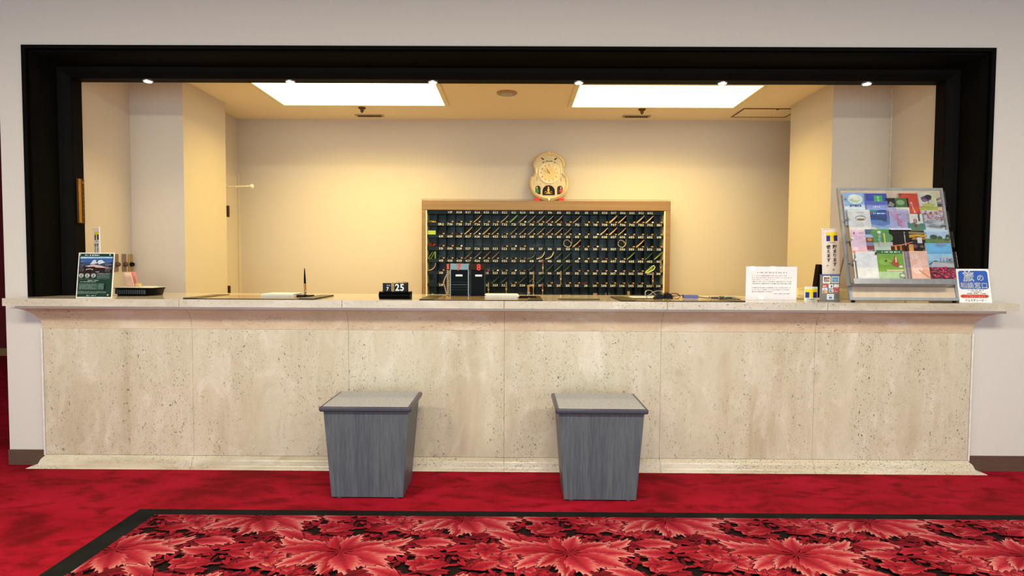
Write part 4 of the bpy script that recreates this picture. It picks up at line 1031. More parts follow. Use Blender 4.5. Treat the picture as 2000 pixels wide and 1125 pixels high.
def blob(name, pts, y, d, mat, label, cat, bev=.003):
    q = MB(); P = [(xat(px, y, py), atY(px, py, y).z) for px, py in pts]; P = [(x, max(z, ZD+.0003)) for x, z in P]
    q.prism(P, (0, y, 0), U, V, (0, d, 0), mat); return solo(q, name, label, cat, (P[0][0], y, ZD), None, bev)
blob('glasses_case', [(1277, 584), (1299, 584), (1298, 577), (1288, 573.5)], 3.62, .05, K('#14161c', .3), 'small black soft case under the arched glasses temples', 'case')
blob('glasses_case', [(1301, 583.5), (1315, 584.5), (1313, 577), (1304, 572.5), (1300, 575)], 3.60, .05, K('#0e0e10', .25), 'shiny black case end beside the brown reading glasses', 'case')
blob('glasses_case', [(1336, 583), (1364, 583.5), (1364, 576.5), (1336, 576)], 3.68, .04, K('#5a5f96', .3), 'blue-violet plastic case lying at the middle of the right pad', 'case')
q = MB(); y = 3.70; q.tube(cat([(xat(1313, y, 579), y, ZD+.014), (xat(1345, y, 579), y, ZD+.022), (xat(1380, y, 581), y, ZD+.006), (xat(1420, y, 581), y, ZD+.006), (xat(1440, y, 586), y-.05, ZD+.002)]), .0022, K('#2a1c10', .4), 8)
solo(q, 'lanyard', 'thin dark cord trailing across the right desk pad', 'cord', (xat(1345, y, 579), y, ZD))
t = thing('reading_glasses', 'slim grey half-rim glasses folded flat at the right end of the right pad', 'glasses', (xat(1410, 3.68, 579), 3.68, ZD), group='reading glasses on the right desk pad'); L = t.location
q = MB(); q.box(xat(1389, 3.68, 580), xat(1437, 3.68, 580), 3.68, 3.70, ZD+.008, ZD+.014, K('#66707a', .3, .4)); q.build('folded_temples', t, L, .002)
q = MB(); q.box(xat(1407, 3.675, 578), xat(1416, 3.675, 578), 3.675, 3.70, ZD+.0145, ZD+.019, K('#8a8458', .3, .3)); q.build('bridge', t, L, .001)
q = MB()
for px in (1396, 1424): lens_ring(q, (xat(px, 3.67, 580), 3.67, ZD+.009), .028, .007, M_STEEL, .0015)
q.build('lens_rim', t, L)
q = MB(); q.tube([(xat(1430, 3.69, 580), 3.69, ZD+.012), (xat(1447, 3.66, 582), 3.66, ZD+.008), (xat(1453, 3.64, 583), 3.64, ZD+.003)], .0016, M_STEEL, 6); q.build('wire_arm', t, L)
papers(1236, 1300, 581, 3.74, .14, .004, 'single white sheets under the reading glasses on the right desk pad')

# notice sheet
yn = 3.74; A = atY(1456, 584.5, yn); B = atY(1557, 521, yn); W = B.x-A.x; hh = B.z-ZC
t = thing('notice_sheet', 'white laminated notice with small black and red print standing on the counter', 'notice', (A.x+W/2, yn, ZC)); L = t.location
q = MB(); q.box(A.x, B.x, yn, yn+.002, ZC+.0004, ZC+hh, K('#e6e1e6', .3, 0, .03))
f = Face(q, (A.x, yn, ZC), U, V, W, hh)
f.lines(.22, .80, .78, .86, 1, '#8e8a98', .5, 3, .024)
for (y_, c_, x1_) in ((.73, '#8e8a98', .82), (.67, '#d09aa4', .88), (.61, '#d09aa4', .54), (.55, '#8e8a98', .88), (.49, '#7c7c88', .88), (.37, '#8e8a98', .88), (.31, '#d09aa4', .84), (.25, '#8e8a98', .52)):
    f.lines(.12, x1_, y_-.03, y_+.03, 1, c_, .48, int(y_*100), .020)
f.lines(.55, .86, .16, .22, 1, '#8e8a98', .48, 8, .024)
q.build('sheet', t, L)
q = MB(); q.box(A.x-.004, A.x+W*.93, yn+.003, yn+.006, ZC+.0004, ZC+hh+.004, M_ACRY); q.build('acrylic_backing', t, L)
q = MB()
for fx in (.08, .47): q.box(A.x+W*fx, A.x+W*(fx+.10), yn-.0012, yn-.0009, ZC+hh*.88, ZC+hh+.002, K('#f2f2f8', .15, 0, .02))
q.box(A.x+W*.26, A.x+W*.36, yn-.0012, yn-.0009, ZC+.002, ZC+hh*.14, K('#f2f2f8', .15, 0, .02)); q.build('tape', t, L)
q = MB(); q.box(A.x+W*.2, A.x+W*.8, yn+.007, yn+.05, ZC+.0004, ZC+.004, M_ACRY); q.build('foot_plate', t, L)

# small T-POINT card
def tlogo(f, x0, x1, y0, y1):
    w_ = x1-x0; h_ = y1-y0
    f.r(x0, y0, x1, y1, '#232a86'); f.r(x0, y0+h_*.64, x1, y1, '#f0d418'); f.r(x0+w_*.34, y0, x0+w_*.66, y1-h_*.3, '#f0d418')
yc_ = 3.70; A = atY(1571, 586, yc_); B = atY(1597, 560, yc_); W = B.x-A.x; hh = B.z-ZC
q = MB(); q.box(A.x, B.x, yc_, yc_+.003, ZC+.0004, ZC+hh, K('#ecebe6', .3)); q.prism([(0, 0), (.03, 0), (0, hh*.7)], (A.x+W*.5, yc_+.003, ZC+.0004), (0, 1, 0), V, (.003, 0, 0), M_PAPER)
f = Face(q, (A.x, yc_, ZC), U, V, W, hh); f.lines(.08, .92, .88, .96, 1, '#8a8a88', .5, 4, .05); tlogo(f, .06, .96, .20, .84); f.t('T-POINT', .5, .045, .125, '#1c1c1e', 'c', .015, sx=1.15)
solo(q, 'point_card_sign', 'small square sign with a yellow and blue T logo by the sticker stand', 'sign', (A.x+W/2, yc_, ZC))

# cream telephone behind them
t = thing('telephone', 'cream push-button telephone base partly hidden behind the notice', 'telephone', (xat(1575, 3.90, 575), 3.92, ZC)); L = t.location
xa, xb = xat(1545, 3.86, 575), xat(1590, 3.86, 575); zt1 = zat(562, 3.95, 1560)
q = MB(); q.add([(xa, 3.84, ZC+.0004), (xb, 3.84, ZC+.0004), (xb, 3.99, ZC+.0004), (xa, 3.99, ZC+.0004), (xa, 3.84, ZC+.012), (xb, 3.84, ZC+.012), (xb, 3.97, zt1), (xa, 3.97, zt1)], [(0, 3, 2, 1), (4, 5, 6, 7), (0, 1, 5, 4), (1, 2, 6, 5), (2, 3, 7, 6), (3, 0, 4, 7)], K('#e0cf9c', .4)); q.build('phone_body', t, L, .003)
q = MB()
for i in range(4):
    for j in range(3):
        k = .15+.2*i; y = 3.84+.13*k; z = ZC+.012+(zt1-ZC-.012)*k; x = xat(1560+4.4*j, y, 575)
        q.box(x-.005, x+.005, y-.006, y+.003, z-.002, z+.010, K('#f2e8c0', .4))
q.build('button', t, L)
q = MB(); y = 3.88; P = [(1591, 581), (1612, 582), (1611, 524), (1607, 517.5), (1600.5, 516)]
q.prism([(xat(px, y, py), max(atY(px, py, y).z, ZC+.0004)) for px, py in P], (0, y, 0), U, V, (0, .05, 0), K('#16100e', .25)); 
solo(q, 'card_terminal', 'black slanted card terminal with dark red edge behind the sticker stand', 'card terminal', (xat(1600, y, 580), y, ZC), None, .003)
q = MB(); y = 3.82; P = [(1640, 586), (1661, 587), (1661, 577), (1659, 576), (1659, 565), (1642, 564), (1640, 571)]
q.prism([(xat(px, y, py), max(atY(px, py, y).z, ZC+.0004)) for px, py in P], (0, y, 0), U, V, (0, .08, 0), K('#d8ca9e', .45))
solo(q, 'desk_device', 'rounded cream plastic device half hidden behind the brochure stand', 'desk device', (xat(1650, y, 580), y, ZC), None, .005)

# acrylic stand with payment card stickers
ys = 3.64; A = atY(1601, 589, ys); B = atY(1641, 536, ys); W = B.x-A.x; hh = B.z-ZC
t = thing('sticker_stand', 'grey acrylic stand covered with payment card stickers under the white banner', 'stand', (A.x+W/2, ys, ZC)); L = t.location
q = MB(); q.box(A.x, B.x, ys+.002, ys+.005, ZC+.0004, ZC+hh*.98, K('#77726c', .25)); q.build('back_plate', t, L)
q = MB(); q.box(A.x-.002, B.x+.004, ys+.001, ys+.006, ZC+hh*.965, ZC+hh, K('#3b52a8', .4)); q.build('blue_edge', t, L)
q = MB(); q.box(A.x, B.x, ys-.02, ys+.035, ZC+.0004, ZC+.004, M_ACRY); q.build('foot_plate', t, L)
def stk(x0, y0, x1, y1, fn, bgc='#e6e4e0', rad=.002, nm='sticker'):
    q = MB(); f = Face(q, (A.x+W*x0, ys+.0018, ZC+hh*y0), U, V, W*(x1-x0), hh*(y1-y0)); f.rr(0, 0, 1, 1, rad, bgc); fn(f); q.build(nm, t, L)
def s_jcb(f):
    for k, c in enumerate(('#2b3f9c', '#c8322c', '#2f8a4c')):
        f.rr(.14+.25*k, .22, .36+.25*k, .86, .003, c)
    for k, c in enumerate('JCB'): f.t(c, .25+.25*k, .40, .26, '#f0ece8', 'c', .02)
    f.lines(.2, .8, .08, .16, 1, '#55504c', .6, 2, .12)
stk(.14, .66, .52, .94, s_jcb, '#e9e4d6', .006)
def s_amex(f): f.r(.10, .12, .90, .88, '#3a86b8'); f.t('AMERICAN', .5, .52, .17, '#e8eef2', 'c', .01); f.t('EXPRESS', .5, .28, .17, '#e8eef2', 'c', .01)
stk(.57, .68, .95, .92, s_amex, '#dcd8d2')
stk(.10, .52, .38, .63, lambda f: (f.r(0, 0, 1, 1, '#c83838'), f.t('DC', .5, .12, .8, '#f2ecea', 'c', .03)), '#c83838')
stk(.44, .48, .66, .63, lambda f: (f.e(.55, .5, .28, .32, '#2a3466'), f.r(.2, .25, .5, .75, '#dfe0ea')), '#e2e2ea')
stk(.70, .52, .96, .63, lambda f: f.lines(.2, .8, .3, .7, 1, '#b8c4b0', .6, 3, .12), '#dcdcd8')
stk(.12, .415, .38, .50, lambda f: f.t('VISA', .5, .2, .66, '#7a86c0', 'c', .02), '#e0e2ea')
stk(.70, .43, .96, .51, lambda f: (f.r(.05, .1, .95, .9, '#b83c3c'), f.lines(.2, .8, .3, .7, 1, '#e8d8d4', .5, 3, .12)), '#b83c3c')
stk(.12, .30, .38, .405, lambda f: (f.e(.36, .5, .27, .42, '#cc3a34'), f.e(.66, .5, .27, .42, '#dc9a3c'), f.t('MasterCard', .5, .38, .26, '#f4f0ea', 'c', .01, sx=.75)), '#cfcac4')
stk(.46, .33, .68, .45, lambda f: (f.e(.5, .5, .34, .36, '#3a3a6c'), f.e(.58, .55, .18, .18, '#e2e2ea')), '#d4d2d4')
stk(.70, .32, .96, .41, lambda f: (f.r(.05, .1, .95, .9, '#c84a4a'), f.lines(.2, .8, .3, .7, 1, '#e8d8d4', .5, 5, .12)), '#c84a4a')
stk(.36, .06, .72, .27, lambda f: (f.lines(.12, .88, .62, .82, 1, '#7aa88c', .5, 5, .10), f.e(.5, .34, .24, .20, '#4a5cae'), f.t('Edy', .5, .27, .18, '#e8eaf4', 'c', .01)), '#dfe4ea')

# mini banner flags
def banner(xp, yb_, px_top, W_, H_, z0, yaw, label, lean=0.0):
    t = thing('mini_banner', label, 'banner', (xp, yb_, ZC), (0, lean, yaw), 'white mini banners on poles')
    top = z0+H_
    q = MB(); q.lathe([(.022, .0004), (.022, .006), (.005, .010)], M_WHITE, 20); q.build('banner_base', t)
    q = MB(); q.tube([(0, 0, .008), (0, 0, top+.012)], .0035, K('#e9e4e6', .3), 8); q.build('pole', t)
    q = MB(); q.tube([(-.006, 0, top+.004), (W_+.03, 0, top+.004)], .0022, K('#e9e4e6', .3), 8); q.build('cross_bar', t)
    q = MB(); n = 8
    q.box(.004, W_, -.0008, .0006, z0, top, K('#e8d9cf', .6, 0, .03))
    for f in (Face(q, (.004, -.0008, z0), U, V, W_-.004, H_), Face(q, (W_, .0006, z0), -U, V, W_-.004, H_)):
        tlogo(f, .20, .88, .74, .94); f.t('T-POINT', .54, .695, .034, '#2a2a30', 'c', .005, sx=1.35, step=1.05)
        f.t('貯まります。', .70, .66, .098, '#141416', 'c', .018, True, step=1.0)
        f.t('使えます。', .32, .66, .098, '#141416', 'c', .018, True, step=1.0)
    q.build('flag', t)
    return t
yb1 = 3.72; p = atY(1609, 540, yb1); top = zat(449, yb1, 1625); bot = zat(536, yb1, 1625)
banner(xat(1609, yb1, 540), yb1, 0, xat(1642, yb1, 490)-xat(1609, yb1, 490), top-bot, bot-ZC, 0, 'white mini banner with T logo and Japanese writing beside the brochure stand', -.04)
yb2 = 3.80; top = zat(447, yb2, 190); bot = zat(528, yb2, 190)
banner(xat(197, yb2, 540), yb2, 0, .105, top-bot, bot-ZC, 2.48, 'white mini banner turned almost edge-on behind the green notice board', .012)

# signs at the two ends
def sign(A, B, C_, D_, name, label, cat, faces, thick=.003, lean_dy=.035, bg='#f0eeec'):
    """A bottom-left, B bottom-right pixels; top row at y+lean"""
    y = A[2]; a = atY(A[0], A[1], y); b = atY(B[0], B[1], y); y2 = y+lean_dy
    top = atY(C_[0], C_[1], y2)
    W = b.x-a.x; v = Vector((0, lean_dy, top.z-ZC-.001)); hh = v.length; v.normalize()
    t = thing(name, label, cat, (a.x+W/2, y, ZC)); L = t.location
    o = Vector((a.x, y, ZC+.001)); u = Vector((1, 0, 0)); n = u.cross(v)
    q = MB(); q.prism([(0, 0), (W, 0), (W, hh), (0, hh)], o, u, v, -n*thick, K(bg, .3))
    f = Face(q, o, u, v, W, hh); faces(f); q.build('board', t, L)
    q = MB(); q.prism([(0, 0), (.006, 0), (lean_dy*.5+.01, hh*.45), (lean_dy*.5+.004, hh*.45)], (0, 0, 0), (0, 1, 0), (0, 0, 1), (W*.5, 0, 0), M_ACRY) if False else q.box(W*.25+a.x, W*.75+a.x, y+thick+.004, y+.06, ZC+.0004, ZC+.003, M_ACRY)
    q.build('foot_plate', t, L)
    return t
def green(f):
    f.r(.025, .02, .975, .98, '#203a30')
    f.lines(.18, .85, .925, .965, 1, '#e4e4e0', .8, 6, .03)
    f.r(.06, .55, .96, .91, '#151622'); f.p([(.06, .78), (.96, .78), (.96, .91), (.06, .91)], '#2c5698'); f.p([(.06, .87), (.96, .88), (.96, .91), (.06, .91)], '#9cc0dc')
    f.p([(.06, .74), (.25, .78), (.42, .79), (.62, .80), (.80, .77), (.96, .76), (.96, .71), (.06, .70)], '#283a5c')
    f.p([(.06, .55), (.96, .55), (.96, .72), (.70, .70), (.5, .74), (.06, .70)], '#2b1c20')
    f.p([(.34, .74), (.42, .83), (.49, .84), (.53, .79), (.58, .83), (.66, .84), (.76, .78), (.66, .76), (.60, .74), (.55, .77), (.48, .75)], '#c6cad8')
    f.p([(.50, .80), (.54, .83), (.56, .79), (.53, .78)], '#343c66')
    f.p([(.20, .70), (.34, .72), (.44, .735), (.60, .72), (.74, .69), (.90, .655), (.70, .665), (.52, .67), (.46, .69), (.30, .685)], '#c9a8a8')
    f.e(.34, .62, .10, .022, '#cfcaba', 18); f.e(.34, .614, .085, .016, '#2b1c20', 18)
    f.lines(.08, .19, .58, .82, 9, '#7a7a84', .5, 9, .02); f.lines(.78, .92, .57, .80, 8, '#9a98a0', .4, 10, .04); f.r(.52, .565, .62, .575, '#d4d0c8')
    for k in range(3):
        cx = .13+.175*k; f.e(cx, .49, .066, .046, '#b8b4b2'); f.e(cx, .50, .034, .026, '#8c8482'); f.p([(cx-.04, .462), (cx+.04, .462), (cx, .485)], '#38363a'); f.lines(cx-.04, cx+.04, .425, .437, 1, '#c0c4c0', .6, k, .02)
    f.lines(.58, .94, .53, .54, 1, '#e2e6e2', .9, 4, .02); f.lines(.58, .93, .425, .522, 8, '#9cb0a4', .5, 12, .012)
    f.r(.04, .404, .90, .407, '#5c7468'); f.lines(.34, .64, .37, .39, 1, '#d0d8d0', .7, 5, .03)
    f.lines(.14, .86, .335, .36, 1, '#c8d0c8', .6, 6, .014); f.r(.10, .17, .80, .315, '#2f4a3e'); f.lines(.12, .58, .18, .31, 6, '#8ca498', .45, 14, .014); f.lines(.66, .78, .18, .31, 6, '#8ca498', .45, 15, .02)
    f.lines(.06, .86, .08, .15, 4, '#a8b8ac', .45, 16, .012); f.lines(.34, .60, .035, .055, 1, '#e0e4e0', .8, 17, .03)
    for cx, cy in ((.09, .945), (.92, .945), (.07, .06), (.93, .06)): f.e(cx, cy, .022, .017, '#c9b488', 12)
sign((148, 579.5, 3.575), (218.5, 579.5), (155, 493.5), None, 'green_notice_board', 'dark green notice with mountain photograph and white rim at the left end of the counter', 'notice', green)
def tabi(f):
    f.rr(.055, .40, .955, .945, .016, '#2a58b4')
    f.t('旅', .36, .655, .33, '#f0f0f4', 'c', .032); f.t('の', .72, .655, .22, '#f0f0f4', 'c', .025)
    f.t('相談窓口', .50, .435, .195, '#f0f0f4', 'c', .022, sx=1.03)
    f.lines(.30, .80, .345, .385, 1, '#5c5a60', .7, 3, .035); f.lines(.38, .74, .30, .335, 1, '#5c5a60', .7, 4, .035); f.lines(.26, .84, .255, .29, 1, '#5c5a60', .7, 5, .035)
    f.rr(.05, .145, .90, .24, .0125, '#dd4426'); f.t('インフォメーション', .475, .166, .062, '#f8f2ee', 'c', .012, sx=1.12)
    f.t('ジェイティービー', .50, .045, .080, '#2c2b30', 'c', .006, sx=1.0)
sign((1874, 591, 3.545), (1938, 591.5), (1865, 525, 0), None, 'travel_desk_sign', 'white and blue travel desk sign with Japanese writing at the right end of the counter', 'sign', tabi, lean_dy=.040)

# basket of leaflets at the left
yb3 = 3.80; xa, xb = xat(212, yb3, 575), xat(298, yb3, 570); zt3 = zat(563, yb3, 250)
t = thing('plastic_basket', 'black ribbed plastic basket behind the green notice board', 'basket', ((xa+xb)/2, yb3+.10, ZC)); W = xb-xa; hh = zt3-ZC
def ell(sx, sy, z, n=40): return [(sx*math.copysign(abs(math.cos(2*PI*k/n))**.6, math.cos(2*PI*k/n)), sy*math.copysign(abs(math.sin(2*PI*k/n))**.6, math.sin(2*PI*k/n)), z) for k in range(n)]
q = MB(); n = 40; R0, R1, R2, R3 = ell(W*.44, .085, .0006), ell(W*.485, .10, hh), ell(W*.475, .095, hh), ell(W*.43, .08, .004)
q.add(R0+R1+R2+R3, [(i*n+k, i*n+(k+1) % n, (i+1)*n+(k+1) % n, (i+1)*n+k) for i in range(3) for k in range(n)] + [tuple(range(n))[::-1], tuple(range(3*n, 4*n))], M_BLACK, True); bwl = q.build('basket_wall', t)
q = MB(); q.tube(ell(W*.49, .104, hh)+[ell(W*.49, .104, hh)[0]], .003, M_BLACKG, 8, False); q.build('basket_rim', bwl)
q = MB()
for k in range(14):
    x = -W*.33+k*W*.05; q.box(x-.004, x+.004, -.106, -.096, .012, hh*.8, K('#3a4450', .3))
q.build('rib', bwl)
q = MB(); z = zt3+.001
q.box((xa+xb)/2-W*.42, (xa+xb)/2+W*.54, yb3-.02, yb3+.14, z+.003, z+.0045, M_PAPER, None); q.box((xa+xb)/2-W*.35, (xa+xb)/2+W*.30, yb3+.0, yb3+.15, z+.005, z+.008, K('#d8d4cc'))
solo(q, 'loose_paper', 'loose white sheets lying across the black basket', 'papers', ((xa+xb)/2, yb3+.06, z))
zp = z+.0085
def lean_sheet(px0, px1, pyt, y, colr, name, label, skew, d=.010, cat='leaflet'):
    x0, x1 = xat(px0, y, 560), xat(px1, y, 560); top = zat(pyt, y+.03, px0); q = MB()
    q.add([(x0, y, zp), (x1, y, zp), (x1, y+d, zp), (x0, y+d, zp), (x0+skew, y+.03, top), (x1+skew, y+.03, top), (x1+skew, y+.03+d, top), (x0+skew, y+.03+d, top)], [(0, 3, 2, 1), (4, 5, 6, 7), (0, 1, 5, 4), (1, 2, 6, 5), (2, 3, 7, 6), (3, 0, 4, 7)], K(colr, .5))
    return solo(q, name, label, cat, (x0, y, zp))
lean_sheet(252, 268.5, 531, 3.86, '#d98a80', 'pink_booklet', 'pink booklet leaning in the black basket', -.036)
lean_sheet(249, 262, 532, 3.845, '#e6c4b8', 'pale_booklet', 'pale pink booklet leaning behind the pink one in the black basket', -.040, .006)
solo(MB().box(xat(264, 3.82, 560), xat(271, 3.82, 560), 3.82, 3.85, zp, zp+.020, K('#dcc488', .5)), 'memo_block', 'small pale yellow memo block by the pink booklet', 'memo block', (xat(264, 3.82, 560), 3.82, zp))

# ================================================================== BROCHURE STAND
Y0 = 3.55; O = Vector((xat(1659.5, Y0, 588), Y0, ZC+.012))
W0 = xat(1873, Y0, 589)-O.x
ytop = O.x*FPX/(1630-1006)*1.0
ytop = 3.725
T = atY(1735, 367.5, ytop); vv = Vector((0, ytop-Y0, T.z-O.z)); HB = vv.length; vv.normalize(); uu = Vector((1, 0, 0)); nn = uu.cross(vv)
def PT(px, py, off=0.0):
    r = ray(px, py); o = O + nn*off; t_ = (o-CAMP).dot(nn)/r.dot(nn); d = CAMP + r*t_ - o
    return d.dot(uu), d.dot(vv)
def onp(u_, v_, off=0.0): return O + uu*u_ + vv*v_ + nn*off
bs = thing('brochure_stand', 'large sloping brochure stand with pale wood board and grey metal edges', 'brochure stand', (O.x+W0/2, Y0, ZC)); L = bs.location
def slab(q, u0, u1, v0, v1, n0, n1, mat): q.prism([(u0, v0), (u1, v0), (u1, v1), (u0, v1)], O+nn*n0, uu, vv, nn*(n1-n0), mat)
q = MB(); slab(q, .01, W0-.01, .01, HB-.01, -.010, 0, M_BOARD); q.build('back_board', bs, L)
for u0, u1, v0, v1 in ((0, .016, 0, HB), (W0-.016, W0, 0, HB), (.0165, W0-.0165, 0, .016), (.0165, W0-.0165, HB-.014, HB)):
    q = MB(); slab(q, u0, u1, v0, v1, -.013, .006, M_ALUF); q.build('edge_rail', bs, L, .002)
for u0 in (.012, W0-.034):
    q = MB(); P_ = onp(u0+.01, 0, -.004); q.lathe([(.009, ZC+.0004), (.011, ZC+.004), (.010, P_.z)], M_BLACK, 14, Matrix.Translation((P_.x, P_.y, 0))); q.build('rubber_foot', bs, L)
for u0 in (.08, W0-.10):
    q = MB(); a_ = onp(u0, HB*.7, -.012); q.tube([a_, (a_.x, a_.y+.20, ZC+.006)], .006, M_ALU, 8); q.build('rear_leg', bs, L)
ROWOFF = {1: .022, 2: .039, 3: .056, 4: .073}
tiers = {1: (1651, 1836, 398, 388), 2: (1656, 1844, 437, 427), 3: (1663, 1852, 476, 466), 4: (1669, 1859, 516, 507)}
for k, (xa_, xb_, py, pyc) in tiers.items():
    (u0, v0), (u1, _) = PT(xa_-4, py, 0), PT(xb_+1, py, 0)
    q = MB(); slab(q, max(u0, .017), min(u1, W0-.017), v0-.016, v0-.002, .0005, .010, K('#4c5158', .3, .4)); slab(q, max(u0, .017), min(u1, W0-.017), v0, v0+.012, .0005, .006, M_ALU); trl = q.build('tier_rail', bs, L)
    off = ROWOFF[k]+.0135
    for px in (xa_+2, xb_-2):
        uc, vc = PT(px, pyc, off)
        q = MB(); q.tube([onp(uc, vc, .001), onp(uc, vc, off+.001)], .0055, M_STEEL, 12); q.tube([onp(uc, vc, off+.003), onp(uc, vc, off+.006)], .007, M_STEEL, 12); q.build('standoff', trl, L)
    (a_, vb), (b_, vt) = PT(xa_+1, py+6, off+.002), PT(xb_+8, py-24, off+.002)
    q = MB(); slab(q, a_, b_, vb, vt, off+.0015, off+.0035, M_ACRY); q.build('acrylic_front', bs, L, .0008, 1)
(u0, v0), (u1, v1) = PT(1668, 554, .089), PT(1867, 545, .089)
q = MB(); slab(q, u0, u1, v0, v1, .087, .091, M_ALU); slab(q, u0, u1, v0, v0+.003, .0005, .0868, M_ALU); q.build('front_ledge', bs, L, .001)
(a0_, b0_), (a1_, b1_) = PT(1664, 559.5, .012), PT(1867, 554, .012)
q = MB(); slab(q, max(a0_, .017), min(a1_, W0-.017), b0_, b1_-.001, .0005, .014, K('#596270', .3, .5)); q.build('ledge_channel', bs, L, .001)
for px, py, of in ((1673, 549, .0915), (1861, 550, .0915), (1670, 557, .0145), (1763, 558, .0145), (1856, 558.5, .0145)):
    a_, b_ = PT(px, py, of); q = MB(); q.tube([onp(a_, b_, of), onp(a_, b_, of+.002)], .004, M_STEEL, 12); q.build('screw', bs, L)

def brochure(row, rect, label, design, bg, th=.008, down=0.0, tilt=0.0, name='brochure', back=0.0):
    x0, y0, x1, y1 = rect; off = ROWOFF[row]-back
    (ua, vb), (ub, vt) = PT(x0, y1, off), PT(x1, y0, off)
    W = ub-ua; vb2 = vb - down; hh = vt-vb2
    c, s_ = math.cos(tilt), math.sin(tilt); u = uu*c + vv*s_; v = vv*c - uu*s_
    o = onp(ua, vb2, off)
    q = MB(); q.prism([(0, 0), (W, 0), (W, hh), (0, hh)], o, u, v, -nn*th, K('#dddad4', .5))
    f = Face(q, o, u, v, W, hh, .0003); f.r(0, 0, 1, 1, bg)
    # designs use y over the visible height
    vis = Face(q, o + v*down, u, v, W, hh-down, .0003); vis.k = 1
    design(vis)
    return solo(q, name, label, 'brochure', tuple(o), 'brochures on the sloping stand')
BR = '%s brochure in the %s row of the brochure stand'
def d1(f): f.p([(0, .0), (1, 0), (1, .3), (0, .2)], '#cfd8e4'); f.e(.52, .62, .34, .30, '#e4e8da'); f.e(.50, .56, .24, .14, '#c4cfb0'); f.e(.58, .66, .2, .1, '#dfe6cf'); f.t('高千穂牧場', .5, .16, .14, '#3a4050', 'c', .01, sx=.95)
def d2(f): f.r(0, 0, 1, .3, '#8c98d4'); f.r(0, .3, 1, .55, '#5a66b8'); f.rr(.42, .50, .80, .88, .003, '#3fa85c'); f.t('霧', .61, .70, .16, '#eef4ea', 'c', .02); f.t('島', .61, .53, .16, '#eef4ea', 'c', .02); f.lines(.34, .92, .12, .26, 1, '#f0f0f6', .8, 2, .07)
def d3(f): f.r(0, .42, .42, 1, '#2c2a28'); f.p([(.05, .5), (.2, .8), (.38, .6), (.3, .45)], '#8a8c80'); f.r(.42, .42, 1, 1, '#3f6a34'); f.e(.64, .72, .18, .16, '#87a870'); f.r(.93, .42, 1, 1, '#16140f'); f.e(.2, .22, .26, .2, '#9a9cc8'); f.e(.7, .18, .26, .24, '#c9c6bc'); f.lines(.52, .88, .2, .3, 1, '#55524c', .6, 3, .05)
def d4(f): f.p([(0, .8), (.2, 1), (0, 1)], '#8c3a24'); f.e(.5, .3, .28, .2, '#c4462a'); f.lines(.1, .9, .5, .95, 5, '#d0583a', .3, 8, .2); f.t('MUSEUM GUIDE', .48, .60, .14, '#f0d8cc', 'l', .01) if False else [f.t(c, .50+.02*i, .52-.085*i, .12, '#f0d8cc', 'c', .01) for i, c in enumerate('MUSEUM')]
def d5(f): f.r(0, 0, 1, .25, '#9aa04c'); f.r(.72, .2, 1, 1, '#c4c89c'); f.e(.42, .66, .30, .14, '#5a4258'); f.e(.55, .74, .2, .12, '#2e2436'); f.e(.3, .56, .14, .09, '#7c6078'); f.p([(.5, .2), (.54, .2), (.53, .62), (.50, .62)], '#4c4a2c'); f.e(.5, .30, .34, .10, '#b8b468')
def d6(f): f.t('かごしま県', .5, .84, .07, '#5c5654', 'c', .0, sx=.9); f.e(.5, .60, .23, .13, '#8a94a8'); f.e(.5, .58, .20, .09, '#d8d0c4'); f.e(.5, .53, .17, .05, '#8c7448'); f.lines(.15, .85, .18, .38, 5, '#b8b4b0', .25, 6, .05)
def d7(f): f.p([(0, .75), (.5, 1), (0, 1)], '#2c8a90'); f.r(0, .0, 1, .3, '#8aa0c4'); f.p([(0, .3), (.55, .2), (1, .3), (1, .5), (0, .5)], '#5c7cb4'); f.p([(0, .66), (.3, .66), (.62, .46), (.9, .40), (.75, .56), (.5, .68), (.2, .74)], '#2c4a54'); f.e(.08, .86, .07, .05, '#b03a34'); f.lines(.18, .84, .78, .86, 1, '#e8eef0', .9, 4, .08); f.p([(0, 0), (.45, 0), (.1, .16), (0, .16)], '#c4bab0')
def d8(f): f.p([(.1, .9), (.2, .92), (.45, .55), (.35, .5)], '#b08cae'); f.p([(.3, 1), (.42, 1), (.48, .55), (.38, .5)], '#b48aa8'); f.e(.6, .5, .2, .08, '#b48aa8'); f.e(.64, .28, .14, .12, '#b890b4'); f.lines(.44, .56, .2, .8, 9, '#c44a58', .8, 5, .09); f.r(.78, .6, .86, .86, '#c09cb4'); f.r(0, 0, 1, .1, '#c4c4d8')
def d9(f): f.p([(0, .0), (1, 0), (1, .45), (.8, .52), (.6, .45), (.4, .55), (.15, .50), (0, .58)], '#4a7a68'); f.t('日', .45, .55, .22, '#c83a3a', 'c', .04); f.t('本', .45, .30, .20, '#c83a3a', 'c', .03); f.t('一', .45, .08, .20, '#c83a3a', 'c', .04); f.r(.64, .62, .74, 1, '#4a4a4c')
def d10(f):
    rnd = random.Random(3)
    for k in range(46): f.e(rnd.uniform(.05, .95), rnd.uniform(.62, .98)-abs(.5-k/46)*.1, .035, .025, rnd.choice(('#c4402c', '#d8683c', '#a8343c')), 7)
    for k in range(14): f.e(rnd.uniform(.5, .9), rnd.uniform(.45, .65), .03, .02, '#b84450', 6)
    f.p([(0, .1), (.3, .3), (.6, .2), (1, .3), (1, .24), (.6, .12), (.2, .2)], '#7c8088'); f.p([(0, .42), (.3, .5), (.5, .4), (.2, .36)], '#84888c'); f.e(.8, .16, .12, .05, '#4c5058')
def d11(f): f.e(.20, .86, .05, .05, '#c83a6c'); f.t('知覧茶', .62, .84, .07, '#8a6a7c', 'c', 0, sx=.9); f.lines(.3, .9, .6, .76, 2, '#b494a4', .4, 3, .07); f.e(.6, .15, .3, .14, '#dcaabc')
